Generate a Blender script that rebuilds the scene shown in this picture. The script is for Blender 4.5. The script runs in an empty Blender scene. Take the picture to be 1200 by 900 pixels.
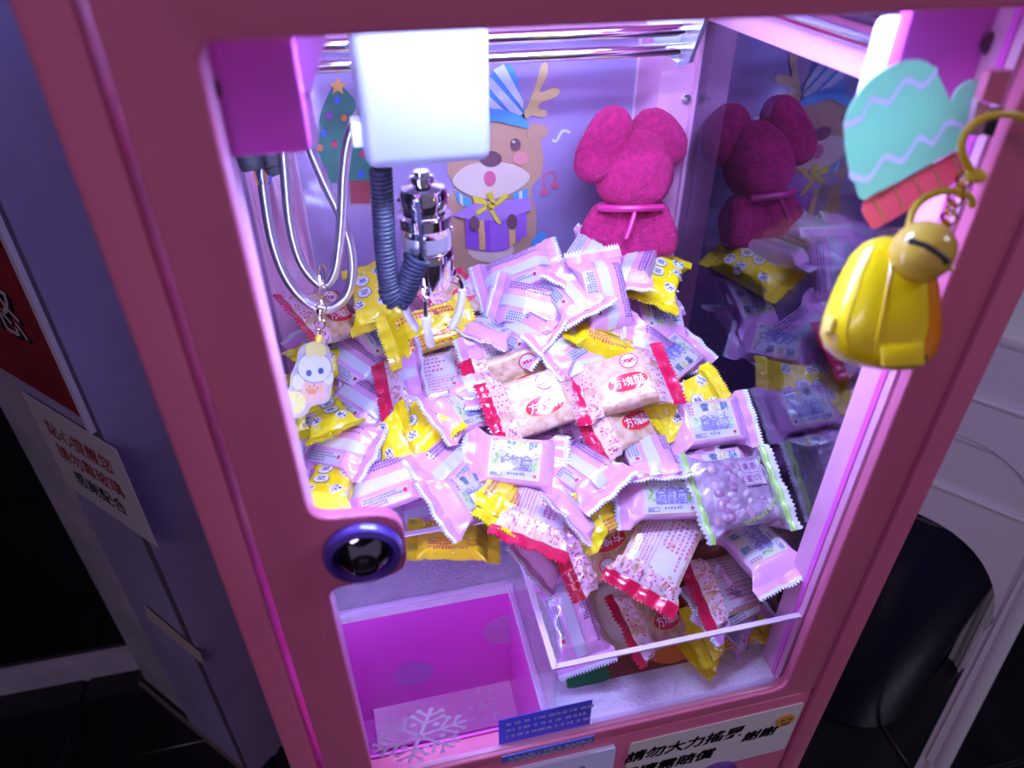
import bpy, bmesh, math, random
from mathutils import Vector, Matrix, noise
from mathutils.geometry import tessellate_polygon
from math import sin, cos, pi, radians, sqrt

# ------------------------------------------------------------------ camera, world, lights, exposure
S = 0.32                    # metres per modelling unit
EYE = 1.5                   # camera height above the floor
FPX = 839.1                 # focal length in pixels of the 1200 px wide frame
PITCH, YAW = radians(35.96), radians(13.02)
scene = bpy.context.scene
COL = scene.collection

cam_data = bpy.data.cameras.new('camera'); cam = bpy.data.objects.new('camera', cam_data); COL.objects.link(cam)
cam_data.sensor_width = 36.0; cam_data.lens = 36.0 * FPX / 1200.0
cam_data.clip_start = 0.02; cam_data.clip_end = 50
cam.location = (0, 0, EYE); cam.rotation_euler = (pi / 2 - PITCH, 0, -YAW)
cam_data.dof.use_dof = True; cam_data.dof.focus_distance = 0.76; cam_data.dof.aperture_fstop = 5.0
scene.camera = cam

world = bpy.data.worlds.new('world'); scene.world = world; world.use_nodes = True
bg = world.node_tree.nodes['Background']
bg.inputs[0].default_value = (0.46, 0.38, 0.60, 1); bg.inputs[1].default_value = 0.22

def area_light(name, loc, rot, sx, sy, power, color):
    d = bpy.data.lights.new(name, 'AREA'); d.shape = 'RECTANGLE'; d.size = sx; d.size_y = sy
    d.energy = power; d.color = color
    o = bpy.data.objects.new(name, d); o.location = loc; o.rotation_euler = rot; COL.objects.link(o); return o
# dim lilac shop light on the ceiling, behind and left of the photographer
area_light('shop_light', (-0.9, -1.2, 2.9), (radians(-20), radians(-18), 0), 1.2, 0.5, 16.0, (0.86, 0.62, 0.84))
area_light('stool_fill_light', (2.3, -0.2, 2.8), (radians(-25), radians(8), 0), 0.8, 0.5, 14.0, (0.80, 0.76, 1.0))  # added fill light that brightens the stools

vs = scene.view_settings
vs.view_transform = 'Standard'; vs.look = 'None'; vs.gamma = 1.0; vs.use_curve_mapping = False
vs.exposure = 0.55
LED_POWER = 165.0
LED_COLOR = (0.42, 0.52, 1.0)

# ------------------------------------------------------------------ helpers
def W(x, y, z): return Vector((S * x, S * y, EYE + S * z))
_cp, _sp, _cy, _sy = cos(PITCH), sin(PITCH), cos(YAW), sin(YAW)
_F = Vector((_sy * _cp, _cy * _cp, -_sp)); _R = Vector((_cy, -_sy, 0)); _U = _R.cross(_F)
def ray(px, py): return _F + _R * ((px - 600) / FPX) + _U * (-(py - 450) / FPX)
def at(px, py, y=None, x=None, z=None):
    """point (modelling units) where the sight line of a photo position meets a plane of the machine"""
    d = ray(px, py)
    t = y / d.y if y is not None else (x / d.x if x is not None else z / d.z)
    return d * t
def A(px, py, y=None, x=None, z=None): return W(*at(px, py, y, x, z))
def pxw(px, y_or_pt):                      # width in metres of px pixels at a point (units)
    P = y_or_pt; return px * P.dot(_F) / FPX * S

MATS = {}
def mat(name, color, rough=0.5, metal=0.0, coat=0.0, spec=0.5, noise_amt=0.0, noise_scale=30.0, bump=0.0, bump_scale=80.0, color2=None, emit=None, emit_s=0.0, sheen=0.0, sss=0.0):
    if name in MATS: return MATS[name]
    m = bpy.data.materials.new(name); m.use_nodes = True; MATS[name] = m
    nt = m.node_tree; b = nt.nodes['Principled BSDF']
    b.inputs['Base Color'].default_value = (*color, 1); b.inputs['Roughness'].default_value = rough
    b.inputs['Metallic'].default_value = metal; b.inputs['Coat Weight'].default_value = coat
    b.inputs['Coat Roughness'].default_value = 0.06; b.inputs['Specular IOR Level'].default_value = spec
    if sheen: b.inputs['Sheen Weight'].default_value = sheen; b.inputs['Sheen Roughness'].default_value = 0.4; b.inputs['Sheen Tint'].default_value = (*[min(1, c * 1.5 + .1) for c in color], 1)
    if emit: b.inputs['Emission Color'].default_value = (*emit, 1); b.inputs['Emission Strength'].default_value = emit_s
    tc = nt.nodes.new('ShaderNodeTexCoord')
    if noise_amt or color2:
        n = nt.nodes.new('ShaderNodeTexNoise'); n.inputs['Scale'].default_value = noise_scale; n.inputs['Detail'].default_value = 5
        r = nt.nodes.new('ShaderNodeValToRGB'); nt.links.new(tc.outputs['Object'], n.inputs['Vector']); nt.links.new(n.outputs['Fac'], r.inputs['Fac'])
        c2 = color2 or tuple(c * (1 - noise_amt) for c in color)
        r.color_ramp.elements[0].position = 0.35; r.color_ramp.elements[1].position = 0.65
        r.color_ramp.elements[0].color = (*c2, 1); r.color_ramp.elements[1].color = (*color, 1)
        nt.links.new(r.outputs['Color'], b.inputs['Base Color'])
    if bump:
        n2 = nt.nodes.new('ShaderNodeTexNoise'); n2.inputs['Scale'].default_value = bump_scale; n2.inputs['Detail'].default_value = 3
        bp = nt.nodes.new('ShaderNodeBump'); bp.inputs['Strength'].default_value = bump; bp.inputs['Distance'].default_value = 0.004
        nt.links.new(tc.outputs['Object'], n2.inputs['Vector']); nt.links.new(n2.outputs['Fac'], bp.inputs['Height']); nt.links.new(bp.outputs['Normal'], b.inputs['Normal'])
    return m
def glass(name, tint, refl, rough=0.01, ior=.6, gtint=(1, 1, 1)):
    """clear pane: see-through with a Fresnel mirror on top"""
    if name in MATS: return MATS[name]
    m = bpy.data.materials.new(name); m.use_nodes = True; MATS[name] = m; nt = m.node_tree; nt.nodes.clear()
    out = nt.nodes.new('ShaderNodeOutputMaterial'); mx = nt.nodes.new('ShaderNodeMixShader')
    tr = nt.nodes.new('ShaderNodeBsdfTransparent'); tr.inputs[0].default_value = (*tint, 1)
    gl = nt.nodes.new('ShaderNodeBsdfGlossy'); gl.inputs['Roughness'].default_value = rough; gl.inputs[0].default_value = (*gtint, 1)
    lw = nt.nodes.new('ShaderNodeLayerWeight'); lw.inputs['Blend'].default_value = 0.5
    pw = nt.nodes.new('ShaderNodeMath'); pw.operation = 'POWER'; pw.inputs[1].default_value = 4.0
    ad = nt.nodes.new('ShaderNodeMath'); ad.operation = 'MULTIPLY_ADD'; ad.use_clamp = True; ad.inputs[1].default_value = ior; ad.inputs[2].default_value = refl
    nt.links.new(lw.outputs['Facing'], pw.inputs[0]); nt.links.new(pw.outputs[0], ad.inputs[0]); nt.links.new(ad.outputs[0], mx.inputs[0])
    nt.links.new(tr.outputs[0], mx.inputs[1]); nt.links.new(gl.outputs[0], mx.inputs[2]); nt.links.new(mx.outputs[0], out.inputs[0])
    return m
def film(name, color, alpha, rough=0.15):
    """tinted translucent film"""
    if name in MATS: return MATS[name]
    m = mat(name, color, rough, coat=0.5); m.node_tree.nodes['Principled BSDF'].inputs['Alpha'].default_value = alpha; return m

def gloss_mix(name, color, fac, grough=.03, back=0.0, **k):
    """lacquered sheet with a clear mirror layer (fac) and, for thin vinyl, light passing through from behind (back)"""
    if name in MATS: return MATS[name]
    m = mat(name, color, **k); nt = m.node_tree; b = nt.nodes['Principled BSDF']; out = next(n for n in nt.nodes if n.type == 'OUTPUT_MATERIAL'); src = b.outputs[0]
    if back:
        tl = nt.nodes.new('ShaderNodeBsdfTranslucent'); tl.inputs[0].default_value = (*color, 1); mx = nt.nodes.new('ShaderNodeMixShader'); mx.inputs[0].default_value = back
        nt.links.new(src, mx.inputs[1]); nt.links.new(tl.outputs[0], mx.inputs[2]); src = mx.outputs[0]
    if fac:
        gl = nt.nodes.new('ShaderNodeBsdfGlossy'); gl.inputs['Roughness'].default_value = grough; mx = nt.nodes.new('ShaderNodeMixShader'); mx.inputs[0].default_value = fac
        nt.links.new(src, mx.inputs[1]); nt.links.new(gl.outputs[0], mx.inputs[2]); src = mx.outputs[0]
    nt.links.new(src, out.inputs[0]); return m

class MB:
    """collects shapes and links them as one mesh object"""
    def __init__(s): s.v = []; s.f = []
    def add(s, vs_, fs): o = len(s.v); s.v += [Vector(q) for q in vs_]; s.f += [tuple(i + o for i in f) for f in fs]; return s
    def box(s, c, d, rot=None):
        vs_ = [Vector((sx * d[0] / 2, sy * d[1] / 2, sz * d[2] / 2)) for sx in (-1, 1) for sy in (-1, 1) for sz in (-1, 1)]
        if rot is not None: vs_ = [rot @ q for q in vs_]
        return s.add([q + Vector(c) for q in vs_], [(0, 1, 3, 2), (4, 6, 7, 5), (0, 4, 5, 1), (2, 3, 7, 6), (0, 2, 6, 4), (1, 5, 7, 3)])
    def rbox(s, c, d, r, seg=3, rot=None):
        bm = bmesh.new(); bmesh.ops.create_cube(bm, size=1.0)
        for q in bm.verts: q.co = Vector((q.co.x * d[0], q.co.y * d[1], q.co.z * d[2]))
        bmesh.ops.bevel(bm, geom=bm.edges[:], offset=r, segments=seg, profile=0.5, affect='EDGES')
        return s.bm(bm, lambda q: (rot @ q if rot is not None else q) + Vector(c))
    def bm(s, bm, fn=lambda q: q):
        bm.verts.index_update(); vs_ = [fn(q.co.copy()) for q in bm.verts]; fs = [tuple(q.index for q in f.verts) for f in bm.faces]; bm.free(); return s.add(vs_, fs)
    def tube(s, path, r, n=10, closed=False, cap=True):
        P = [Vector(p) for p in path]; N = len(P); rs = r if isinstance(r, (list, tuple)) else [r] * N
        ref = None; rings = []
        for i in range(N):
            a = P[(i - 1) % N] if (closed or i) else P[i]; b = P[(i + 1) % N] if (closed or i < N - 1) else P[i]
            t = (b - a).normalized()
            if ref is None: ref = t.orthogonal().normalized()
            u = (ref - t * ref.dot(t))
            u = u.normalized() if u.length > 1e-6 else t.orthogonal().normalized()
            ref = u; w = t.cross(u)
            rings.append([P[i] + (u * cos(2 * pi * k / n) + w * sin(2 * pi * k / n)) * rs[i] for k in range(n)])
        vs_ = [q for rg in rings for q in rg]; fs = []
        for i in range(N if closed else N - 1):
            j = (i + 1) % N
            for k in range(n): fs.append((i * n + k, i * n + (k + 1) % n, j * n + (k + 1) % n, j * n + k))
        if not closed and cap: fs += [tuple(range(n - 1, -1, -1)), tuple((N - 1) * n + k for k in range(n))]
        return s.add(vs_, fs)
    def lathe(s, prof, c=(0, 0, 0), rot=None, n=32):
        vs_ = []; fs = []
        for (r, z) in prof:
            for k in range(n):
                q = Vector((r * cos(2 * pi * k / n), r * sin(2 * pi * k / n), z))
                vs_.append((rot @ q if rot is not None else q) + Vector(c))
        for i in range(len(prof) - 1):
            for k in range(n): fs.append((i * n + k, i * n + (k + 1) % n, (i + 1) * n + (k + 1) % n, (i + 1) * n + k))
        fs += [tuple(range(n - 1, -1, -1)), tuple((len(prof) - 1) * n + k for k in range(n))]
        return s.add(vs_, fs)
    def ball(s, c, r, rot=None, n=20, m=12, pw=1.0):
        c = Vector(c); r = r if isinstance(r, (tuple, list)) else (r, r, r); vs_ = []; fs = []
        for i in range(m + 1):
            th = pi * i / m
            for k in range(n):
                ph = 2 * pi * k / n; g = lambda t: math.copysign(abs(t) ** pw, t)
                q = Vector((r[0] * g(sin(th)) * g(cos(ph)), r[1] * g(sin(th)) * g(sin(ph)), r[2] * g(cos(th))))
                vs_.append((rot @ q if rot is not None else q) + c)
        for i in range(m):
            for k in range(n): fs.append((i * n + k, (i + 1) * n + k, (i + 1) * n + (k + 1) % n, i * n + (k + 1) % n))
        return s.add(vs_, fs)
    def prism(s, pts, fn, t0, t1):
        """flat outline pts (2D) given a thickness between t0 and t1; fn(a, b, t) -> 3D"""
        n = len(pts); T = [tuple(t) for t in tessellate_polygon([[Vector((p[0], p[1], 0)) for p in pts]])]
        vs_ = [fn(p[0], p[1], t0) for p in pts] + [fn(p[0], p[1], t1) for p in pts]
        fs = T + [tuple(i + n for i in reversed(t)) for t in T] + [(i, (i + 1) % n, n + (i + 1) % n, n + i) for i in range(n)]
        return s.add(vs_, fs)
    def build(s, name, m, parent=None, smooth=True, angle=40, merge=True):
        me = bpy.data.meshes.new(name); me.from_pydata([tuple(q) for q in s.v], [], s.f)
        bm = bmesh.new(); bm.from_mesh(me)
        if merge: bmesh.ops.remove_doubles(bm, verts=bm.verts, dist=1e-6)
        bmesh.ops.recalc_face_normals(bm, faces=bm.faces); bm.to_mesh(me); bm.free()
        if smooth: shade(me, angle)
        me.materials.append(m); return link(name, me, parent)
def shade(me, angle=40):
    for p in me.polygons: p.use_smooth = True
    try: me.set_sharp_from_angle(angle=radians(angle))
    except Exception: pass
def link(name, me, parent=None):
    o = bpy.data.objects.new(name, me); COL.objects.link(o)
    if parent is not None: o.parent = parent; o.matrix_parent_inverse = parent_inv(parent)
    return o
def parent_inv(p):
    m = Matrix.Identity(4); q = p
    while q is not None:
        m = q.matrix_basis @ m if q.parent is None else q.matrix_parent_inverse @ q.matrix_basis @ m
        q = q.parent
    return m.inverted()
def empty(name, loc=(0, 0, 0), parent=None):
    o = bpy.data.objects.new(name, None); o.empty_display_size = 0.05; COL.objects.link(o); o.location = loc
    if parent is not None: o.parent = parent; o.matrix_parent_inverse = parent_inv(parent)
    return o
def tag(o, label=None, cat=None, group=None, kind=None):
    for k, v in (('label', label), ('category', cat), ('group', group), ('kind', kind)):
        if v: o[k] = v
    return o
def rrect(x0, x1, y0, y1, r, n=5):
    out = []
    for cx, cy, a0 in ((x1 - r, y1 - r, 0), (x0 + r, y1 - r, 90), (x0 + r, y0 + r, 180), (x1 - r, y0 + r, 270)):
        for k in range(n + 1): a = radians(a0 + 90 * k / n); out.append((cx + r * cos(a), cy + r * sin(a)))
    return out
def ell(cx, cy, rx, ry=None, n=24, rot=0.0):
    ry = ry or rx; c, s_ = cos(rot), sin(rot)
    return [(cx + rx * cos(2 * pi * k / n) * c - ry * sin(2 * pi * k / n) * s_, cy + rx * cos(2 * pi * k / n) * s_ + ry * sin(2 * pi * k / n) * c) for k in range(n)]
def smoothpath(pts, n=8, closed=False):
    P = [Vector(p) for p in pts]; N = len(P); out = []
    for i in range(N if closed else N - 1):
        p0 = P[(i - 1) % N] if (closed or i) else P[0]; p1 = P[i]; p2 = P[(i + 1) % N]; p3 = P[(i + 2) % N] if (closed or i + 2 < N) else P[-1]
        for k in range(n):
            t = k / n; out.append(0.5 * ((2 * p1) + (p2 - p0) * t + (2 * p0 - 5 * p1 + 4 * p2 - p3) * t * t + (3 * p1 - p0 - 3 * p2 + p3) * t ** 3))
    if not closed: out.append(P[-1])
    return out
def fillet(pts, n=5):
    """[(x, y, r)] corner list -> outline with rounded corners"""
    out = []; N = len(pts)
    for i in range(N):
        p = Vector(pts[i][:2]); r = pts[i][2]; a = Vector(pts[i - 1][:2]) - p; b = Vector(pts[(i + 1) % N][:2]) - p
        if r <= 0: out.append(tuple(p)); continue
        ang = a.angle(b); d = min(r / math.tan(ang / 2), a.length * .48, b.length * .48)
        p0 = p + a.normalized() * d; p1 = p + b.normalized() * d
        for k in range(n + 1):
            t = k / n; q = p0 * (1 - t) ** 2 + p * 2 * t * (1 - t) + p1 * t * t; out.append((q.x, q.y))
    return out
_TXT = {}
def text2d(s_, bold=0.0):
    bold = min(bold, .006)
    """lettering as a flat mesh (verts, faces), centred, unit letter height"""
    key = (s_, bold)
    if key in _TXT: return _TXT[key]
    cu = bpy.data.curves.new('lettering', 'FONT'); cu.body = s_; cu.size = 1.0; cu.offset = bold; cu.resolution_u = 2
    cu.align_x = 'CENTER'; cu.align_y = 'CENTER'
    o = bpy.data.objects.new('lettering', cu); COL.objects.link(o); dg = bpy.context.evaluated_depsgraph_get(); dg.update()
    me = bpy.data.meshes.new_from_object(o.evaluated_get(dg))
    vs_ = [(q.co.x, q.co.y) for q in me.vertices]; fs = [tuple(p.vertices) for p in me.polygons]
    if vs_:
        x0 = min(q[0] for q in vs_); x1 = max(q[0] for q in vs_); y0 = min(q[1] for q in vs_); y1 = max(q[1] for q in vs_)
        vs_ = [(q[0] - (x0 + x1) / 2, q[1] - (y0 + y1) / 2) for q in vs_]
    bpy.data.objects.remove(o); bpy.data.curves.remove(cu); bpy.data.meshes.remove(me)
    _TXT[key] = (vs_, fs); return _TXT[key]
def put2d(mb, shape, fn):
    """flat shape (verts, faces) mapped by fn(a, b) -> 3D"""
    return mb.add([fn(a, b) for a, b in shape[0]], shape[1])
def copy_tree(o, parent=None):
    c = o.copy(); COL.objects.link(c)
    if parent is not None: c.parent = parent
    for ch in list(o.children): copy_tree(ch, c)
    return c
# ------------------------------------------------------------------ room shell
TILE = mat('dark tile', (0.012, 0.012, 0.018), 0.25, noise_amt=0.5, noise_scale=6, spec=0.5)
GROUT = mat('tile grout', (0.004, 0.004, 0.006), 0.8)
floor = MB().box((0.6, 1.4, -0.012), (8, 7, 0.02)).build('floor', GROUT, smooth=False); tag(floor, kind='structure', label='black tiled shop floor')
tile_me = None
for i in range(-4, 10):
    for j in range(-1, 9):
        c = (-0.1 + i * 0.42, -0.15 + j * 0.42, 0.0)
        if not (c[0] > 0.55 or c[0] < -0.05) or c[1] > 3: continue
        if tile_me is None: o = MB().rbox((0, 0, 0), (0.412, 0.412, 0.012), 0.003, 1).build('floor_tile', TILE, floor); tile_me = o.data
        else: o = link('floor_tile', tile_me, floor)
        o.location = c
WALLM = mat('dark plaster', (0.035, 0.03, 0.045), 0.8, noise_amt=0.3, noise_scale=3)
tag(MB().box((0.6, 3.4, 1.5), (8, 0.1, 3.2)).build('wall_back', WALLM, smooth=False), kind='structure')
tag(MB().box((-3.0, 1.4, 1.5), (0.1, 7, 3.2)).build('wall_left', WALLM, smooth=False), kind='structure')
tag(MB().box((4.4, 1.4, 1.5), (0.1, 7, 3.2)).build('wall_right', WALLM, smooth=False), kind='structure')
CEIL = mat('dark ceiling', (0.05, 0.04, 0.06), 0.9)
tag(MB().box((0.6, 1.4, 3.15), (8, 7, 0.1)).build('ceiling', CEIL, smooth=False), kind='structure')

# ------------------------------------------------------------------ the claw machine
PINK = mat('pink paint', (0.78, 0.19, 0.36), 0.38, noise_amt=0.06, noise_scale=9, bump=0.03, bump_scale=220)
PINKIN = mat('pink inner sheet', (0.82, 0.40, 0.62), 0.35, coat=0.2)
MAG = mat('magenta chute sheet', (0.84, 0.11, 0.68), 0.35, coat=0.3)
CHROME = mat('chrome', (0.82, 0.82, 0.86), 0.08, metal=1.0)
STEEL = mat('brushed steel', (0.86, 0.86, 0.92), 0.30, metal=1.0)
WHITEP = mat('white plastic', (0.70, 0.73, 0.80), 0.32, coat=0.2)
BLACKP = mat('black plastic', (0.02, 0.02, 0.03), 0.4)
ACRYL = glass('clear acrylic', (0.94, 0.90, 0.97), 0.02, ior=.5)
ACRED = mat('acrylic edge', (0.86, 0.70, 0.92), 0.15, coat=0.6)
PANE = glass('door glass', (0.97, 0.96, 0.98), 0.012, ior=.35)
SIDEG = glass('side glass', (0.55, 0.52, 0.62), 0.16, ior=.6, gtint=(0.80, 0.74, 0.95))
COTTON = mat('white felt', (0.94, 0.90, 0.95), 0.95, noise_amt=0.12, noise_scale=60, bump=0.6, bump_scale=300, sheen=0.4)

XL, XR, YB, YP, YD = -0.312, 1.155, 2.30, 2.50, 2.62     # side panes, rear posts, back panel, rear of the cabinet
BED, ACT = -2.08, -1.74
CM = empty('claw_machine', W(0.4675, 1.65, -4.69))
tag(CM, 'pink claw machine cabinet filled with wrapped candies', 'claw machine')
def slab(x0, x1, y0, y1, z0, z1, mb=None):
    mb = mb or MB(); return mb.box(W((x0 + x1) / 2, (y0 + y1) / 2, (z0 + z1) / 2), (S * (x1 - x0), S * (y1 - y0), S * (z1 - z0)))
def rslab(x0, x1, y0, y1, z0, z1, r=0.012, mb=None, seg=2):
    mb = mb or MB(); return mb.rbox(W((x0 + x1) / 2, (y0 + y1) / 2, (z0 + z1) / 2), (S * (x1 - x0), S * (y1 - y0), S * (z1 - z0)), S * r, seg)

# door: one sheet with the window cut out; a tongue on the left carries the lock
WIN = fillet([(-0.162, -0.174, .03), (1.085, -0.174, .03), (1.085, -2.030, .05), (-0.150, -2.030, .03), (-0.158, -1.205, .04), (0.012, -1.196, .06), (0.012, -1.018, .07), (-0.158, -1.000, .05)], 6)
def plate(outer, holes, depth, bev):
    cu = bpy.data.curves.new('sheet', 'CURVE'); cu.dimensions = '2D'; cu.fill_mode = 'BOTH'; cu.extrude = depth / 2 - bev; cu.bevel_depth = bev; cu.bevel_resolution = 2; cu.offset = -bev
    for pts in [outer] + holes:
        sp = cu.splines.new('POLY'); sp.points.add(len(pts) - 1); sp.use_cyclic_u = True
        for q, p in zip(sp.points, pts): q.co = (p[0], p[1], 0, 1)
    o = bpy.data.objects.new('sheet', cu); COL.objects.link(o); dg = bpy.context.evaluated_depsgraph_get(); dg.update()
    me = bpy.data.meshes.new_from_object(o.evaluated_get(dg)); r = ([q.co.copy() for q in me.vertices], [tuple(p.vertices) for p in me.polygons])
    bpy.data.objects.remove(o); bpy.data.curves.remove(cu); bpy.data.meshes.remove(me); return r
DX0, DX1 = -0.266, 1.196
def door_sheet(outer, holes, y0, y1, bev):
    vs_, fs = plate(outer, holes, y1 - y0, bev)
    return MB().add([W(q.x, (y0 + y1) / 2 + q.z, q.y) for q in vs_], fs)
door = door_sheet([(DX0, 0.12), (DX1, 0.12), (DX1, -2.074), (DX0, -2.074)], [WIN], 1.0, 1.03, 0.006).build('door', PINK, CM, angle=30)
tag(door, 'pink steel door frame around the window')
lower = rslab(DX0, DX1, 1.0, 1.1, -4.4, -2.084, .01).build('lower_panel', PINK, CM)
# outer posts and shell
for x0, x1 in ((-0.348, DX0 - 0.014), (DX1 + 0.008, 1.283)):
    rslab(x0, x1, 1.0, 1.14, -4.6, 0.2, .012).build('front_post', PINK, CM)
rslab(-0.348, 1.283, 1.0, YD, 0.14, 0.22, .012).build('top_cover', PINK, CM)
slab(-0.348, 1.283, 1.16, YD, -4.6, -3.1).build('base_cabinet', PINK, CM, smooth=False)
for x0, x1 in ((-0.348, -0.325), (1.262, 1.283)):
    slab(x0, x1, 1.142, YD, -3.1, -2.12).build('side_skirt', PINK, CM, smooth=False)
for x0, x1 in ((-0.348, -0.172), (1.028, 1.283)):
    o = rslab(x0, x1, YB, YD, -3.1, 0.14, .008).build('rear_post', PINKIN, CM)
slab(-0.30, 1.24, YP + 0.02, YD - .01, -3.1, -2.12).build('rear_skirt', PINK, CM, smooth=False)
# raised column faces inside the back corners
LAV = gloss_mix('lavender back sheet', (0.56, 0.42, 0.80), 0.20, .13, rough=0.3, noise_amt=0.25, noise_scale=5)
bp_ = slab(-0.172, 1.028, YP, YP + 0.015, -2.1, 0.10).build('back_panel', LAV, CM, smooth=False); tag(bp_, 'glossy lavender back panel')
for x in (-0.168, 1.024):
    slab(x - 0.004, x + 0.004, YP - 0.012, YP, -2.1, 0.10).build('panel_trim', mat('pale trim', (0.85, 0.65, 0.85), 0.2, coat=0.5), CM, smooth=False)
sg = slab(XR, XR + 0.02, 1.145, YB, -2.12, 0.12).build('side_glass', SIDEG, CM, smooth=False); tag(sg, 'dark reflective side pane')
sg = slab(XL - 0.012, XL, 1.145, YB, -2.12, 0.12).build('side_glass', SIDEG, CM, smooth=False)
slab(XL - 0.004, XL + 0.010, YB - 0.016, YB, -2.1, 0.12).build('corner_trim', PINKIN, CM, smooth=False)
slab(XR - 0.012, XR + 0.004, YB - 0.02, YB, -2.1, 0.12).build('corner_trim', PINKIN, CM, smooth=False)
# inner top beams that carry the crane rails
rslab(1.05, XR - 0.004, 1.15, YB - 0.01, -0.36, -0.29, .008).build('side_beam', PINKIN, CM)
rslab(XL + 0.004, -0.22, 1.15, YB - 0.01, -0.36, -0.29, .008).build('side_beam', PINKIN, CM)
slab(-0.17, 1.026, YP - 0.05, YP - 0.002, -0.46, -0.39).build('rear_beam', PINKIN, CM, smooth=False)
MB().tube([W(1.02, 1.16, -0.27), W(1.02, YB - .02, -0.27)], S * .022, 14).build('depth_rail', CHROME, CM)
MB().tube([W(-0.19, 1.16, -0.27), W(-0.19, YB - .02, -0.27)], S * .022, 14).build('depth_rail', CHROME, CM)
# glass pane of the door
pane = slab(-0.22, 1.14, 1.031, 1.037, -2.04, -0.10).build('window_pane', PANE, CM, smooth=False); tag(pane, 'clear glass pane of the door')
for z in (-2.0,):
    rslab(-0.14, 1.07, 1.012, 1.029, -2.045, -2.026, .004).build('pane_bead', mat('pink bead', (0.86, 0.42, 0.66), 0.25, coat=0.6), door)
# inner jambs behind the glass
rslab(1.087, 1.150, 1.04, 1.142, -2.06, -0.05, .008).build('inner_jamb', PINKIN, CM)
rslab(-0.215, -0.164, 1.04, 1.142, -2.06, -0.05, .008).build('inner_jamb', PINKIN, CM)
slab(1.083, 1.087, 1.06, 1.075, -2.05, -0.06).build('jamb_groove', MAG, CM, smooth=False)
# corner gussets behind the window
gs = MB(); 
br = rslab(-0.20, -0.050, 1.114, 1.15, -0.352, -0.05, .012, gs).build('corner_gusset', MAG, door); tag(br, 'magenta corner plate at upper left of the window')
br = rslab(0.925, 1.15, 1.114, 1.15, -0.345, -0.05, .012).build('corner_gusset', MAG, door); tag(br, 'magenta corner plate at upper right of the window')
for px, py in ((1160, 50), (242, 104)):
    p = A(px, py, 1.112); MB().lathe([(0.0, -.001), (S * .016, -.001), (S * .020, .002), (S * .012, .004), (0, .004)], p, Matrix.Rotation(pi / 2, 3, 'X'), 18).build('bolt', mat('dark bolt', (0.16, 0.05, 0.12), 0.35, metal=0.6), door)
# white bracket beside the left gusset
def pxpoly(pts, y0): return [(at(px, py, y0).x, at(px, py, y0).z) for px, py in pts]
MB().prism(pxpoly([(340, 30), (385, 30), (364, 110), (358, 112)], 1.2), lambda a, b, t: W(a, t, b), 1.19, 1.2).build('light_bracket', WHITEP, CM, smooth=False)
MB().prism(pxpoly([(355, 105), (365, 110), (373, 150), (372, 172), (364, 172)], 1.2), lambda a, b, t: W(a, t, b), 1.19, 1.2).build('light_bracket', WHITEP, CM, smooth=False)

# LED tube lamps in the top of the cabinet and on the back of the left door post
def led(x0, x1, y0, y1, z0, z1, k, shade_):
    lamp = rslab(x0, x1, y0, y1, z0, z1, .01).build('led_tube', mat('led diffuser %.2f' % k, (1, 1, 1), 0.4, emit=LED_COLOR, emit_s=LED_POWER * k), CM)
    for q in shade_: slab(*q).build('holder_baffle', WHITEP, lamp, smooth=False)
led(0.0, 0.90, 1.23, 1.275, -0.07, -0.045, 1.08, [(-.01, .91, 1.21, 1.295, -.043, -.03), (-.01, .91, 1.205, 1.212, -.10, -.03)])  # front lip added to keep the tube's light off the door and gussets
led(0.0, 0.90, 1.60, 1.645, 0.05, 0.075, .35, [(-.01, .91, 1.58, 1.66, .077, .09)])
led(-0.212, -0.192, 1.150, 1.172, -1.95, -0.55, .30, [(-.235, -.18, 1.143, 1.149, -1.97, -.53)])

# candy bed around the chute, chute walls
bed = MB().prism([(0.362, 1.042), (XR, 1.042), (XR, YP), (XL, YP), (XL, 1.612), (0.362, 1.612)], lambda a, b, t: W(a, b, t), BED - 0.05, BED).build('candy_bed', COTTON, CM, smooth=False)
tag(bed, 'fluffy white felt lining under the candies')
slab(-0.30, 0.362, 1.612, 1.63, -3.0, BED - .05).build('chute_wall', MAG, CM, smooth=False)
slab(0.362, 0.378, 1.045, 1.612, -3.0, BED - .05).build('chute_wall', MAG, CM, smooth=False)
slab(-0.315, -0.30, 1.045, 1.63, -3.0, -1.2).build('chute_wall', MAG, CM, smooth=False)
slab(-0.315, 0.378, 1.104, 1.112, -3.0, -2.09).build('chute_wall', MAG, CM, smooth=False)
slab(-0.315, 0.378, 1.11, 1.63, -2.80, -2.76).build('chute_floor', MAG, CM, smooth=False)
# acrylic guard
def acr(x0, x1, y0, y1, name='guard_panel'):
    o = slab(x0, x1, y0, y1, BED, ACT).build(name, ACRYL, CM, smooth=False)
    slab(x0 - .001, x1 + .001, y0 - .001, y1 + .001, ACT, ACT + 0.006).build('polished_edge', ACRED, o, smooth=False)
    slab(x0 - .002, x1 + .002, y0 - .002, y1 + .002, BED, BED + 0.014).build('glued_foot', ACRED, o, smooth=False)
    return o
tag(acr(XL + .01, 0.350, 1.603, 1.618), 'clear acrylic guard behind the chute')
tag(acr(0.352, 0.367, 1.045, 1.618), 'clear acrylic guard beside the chute')
tag(acr(0.367, 1.15, 1.045, 1.058), 'low clear acrylic guard along the front glass')

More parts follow.
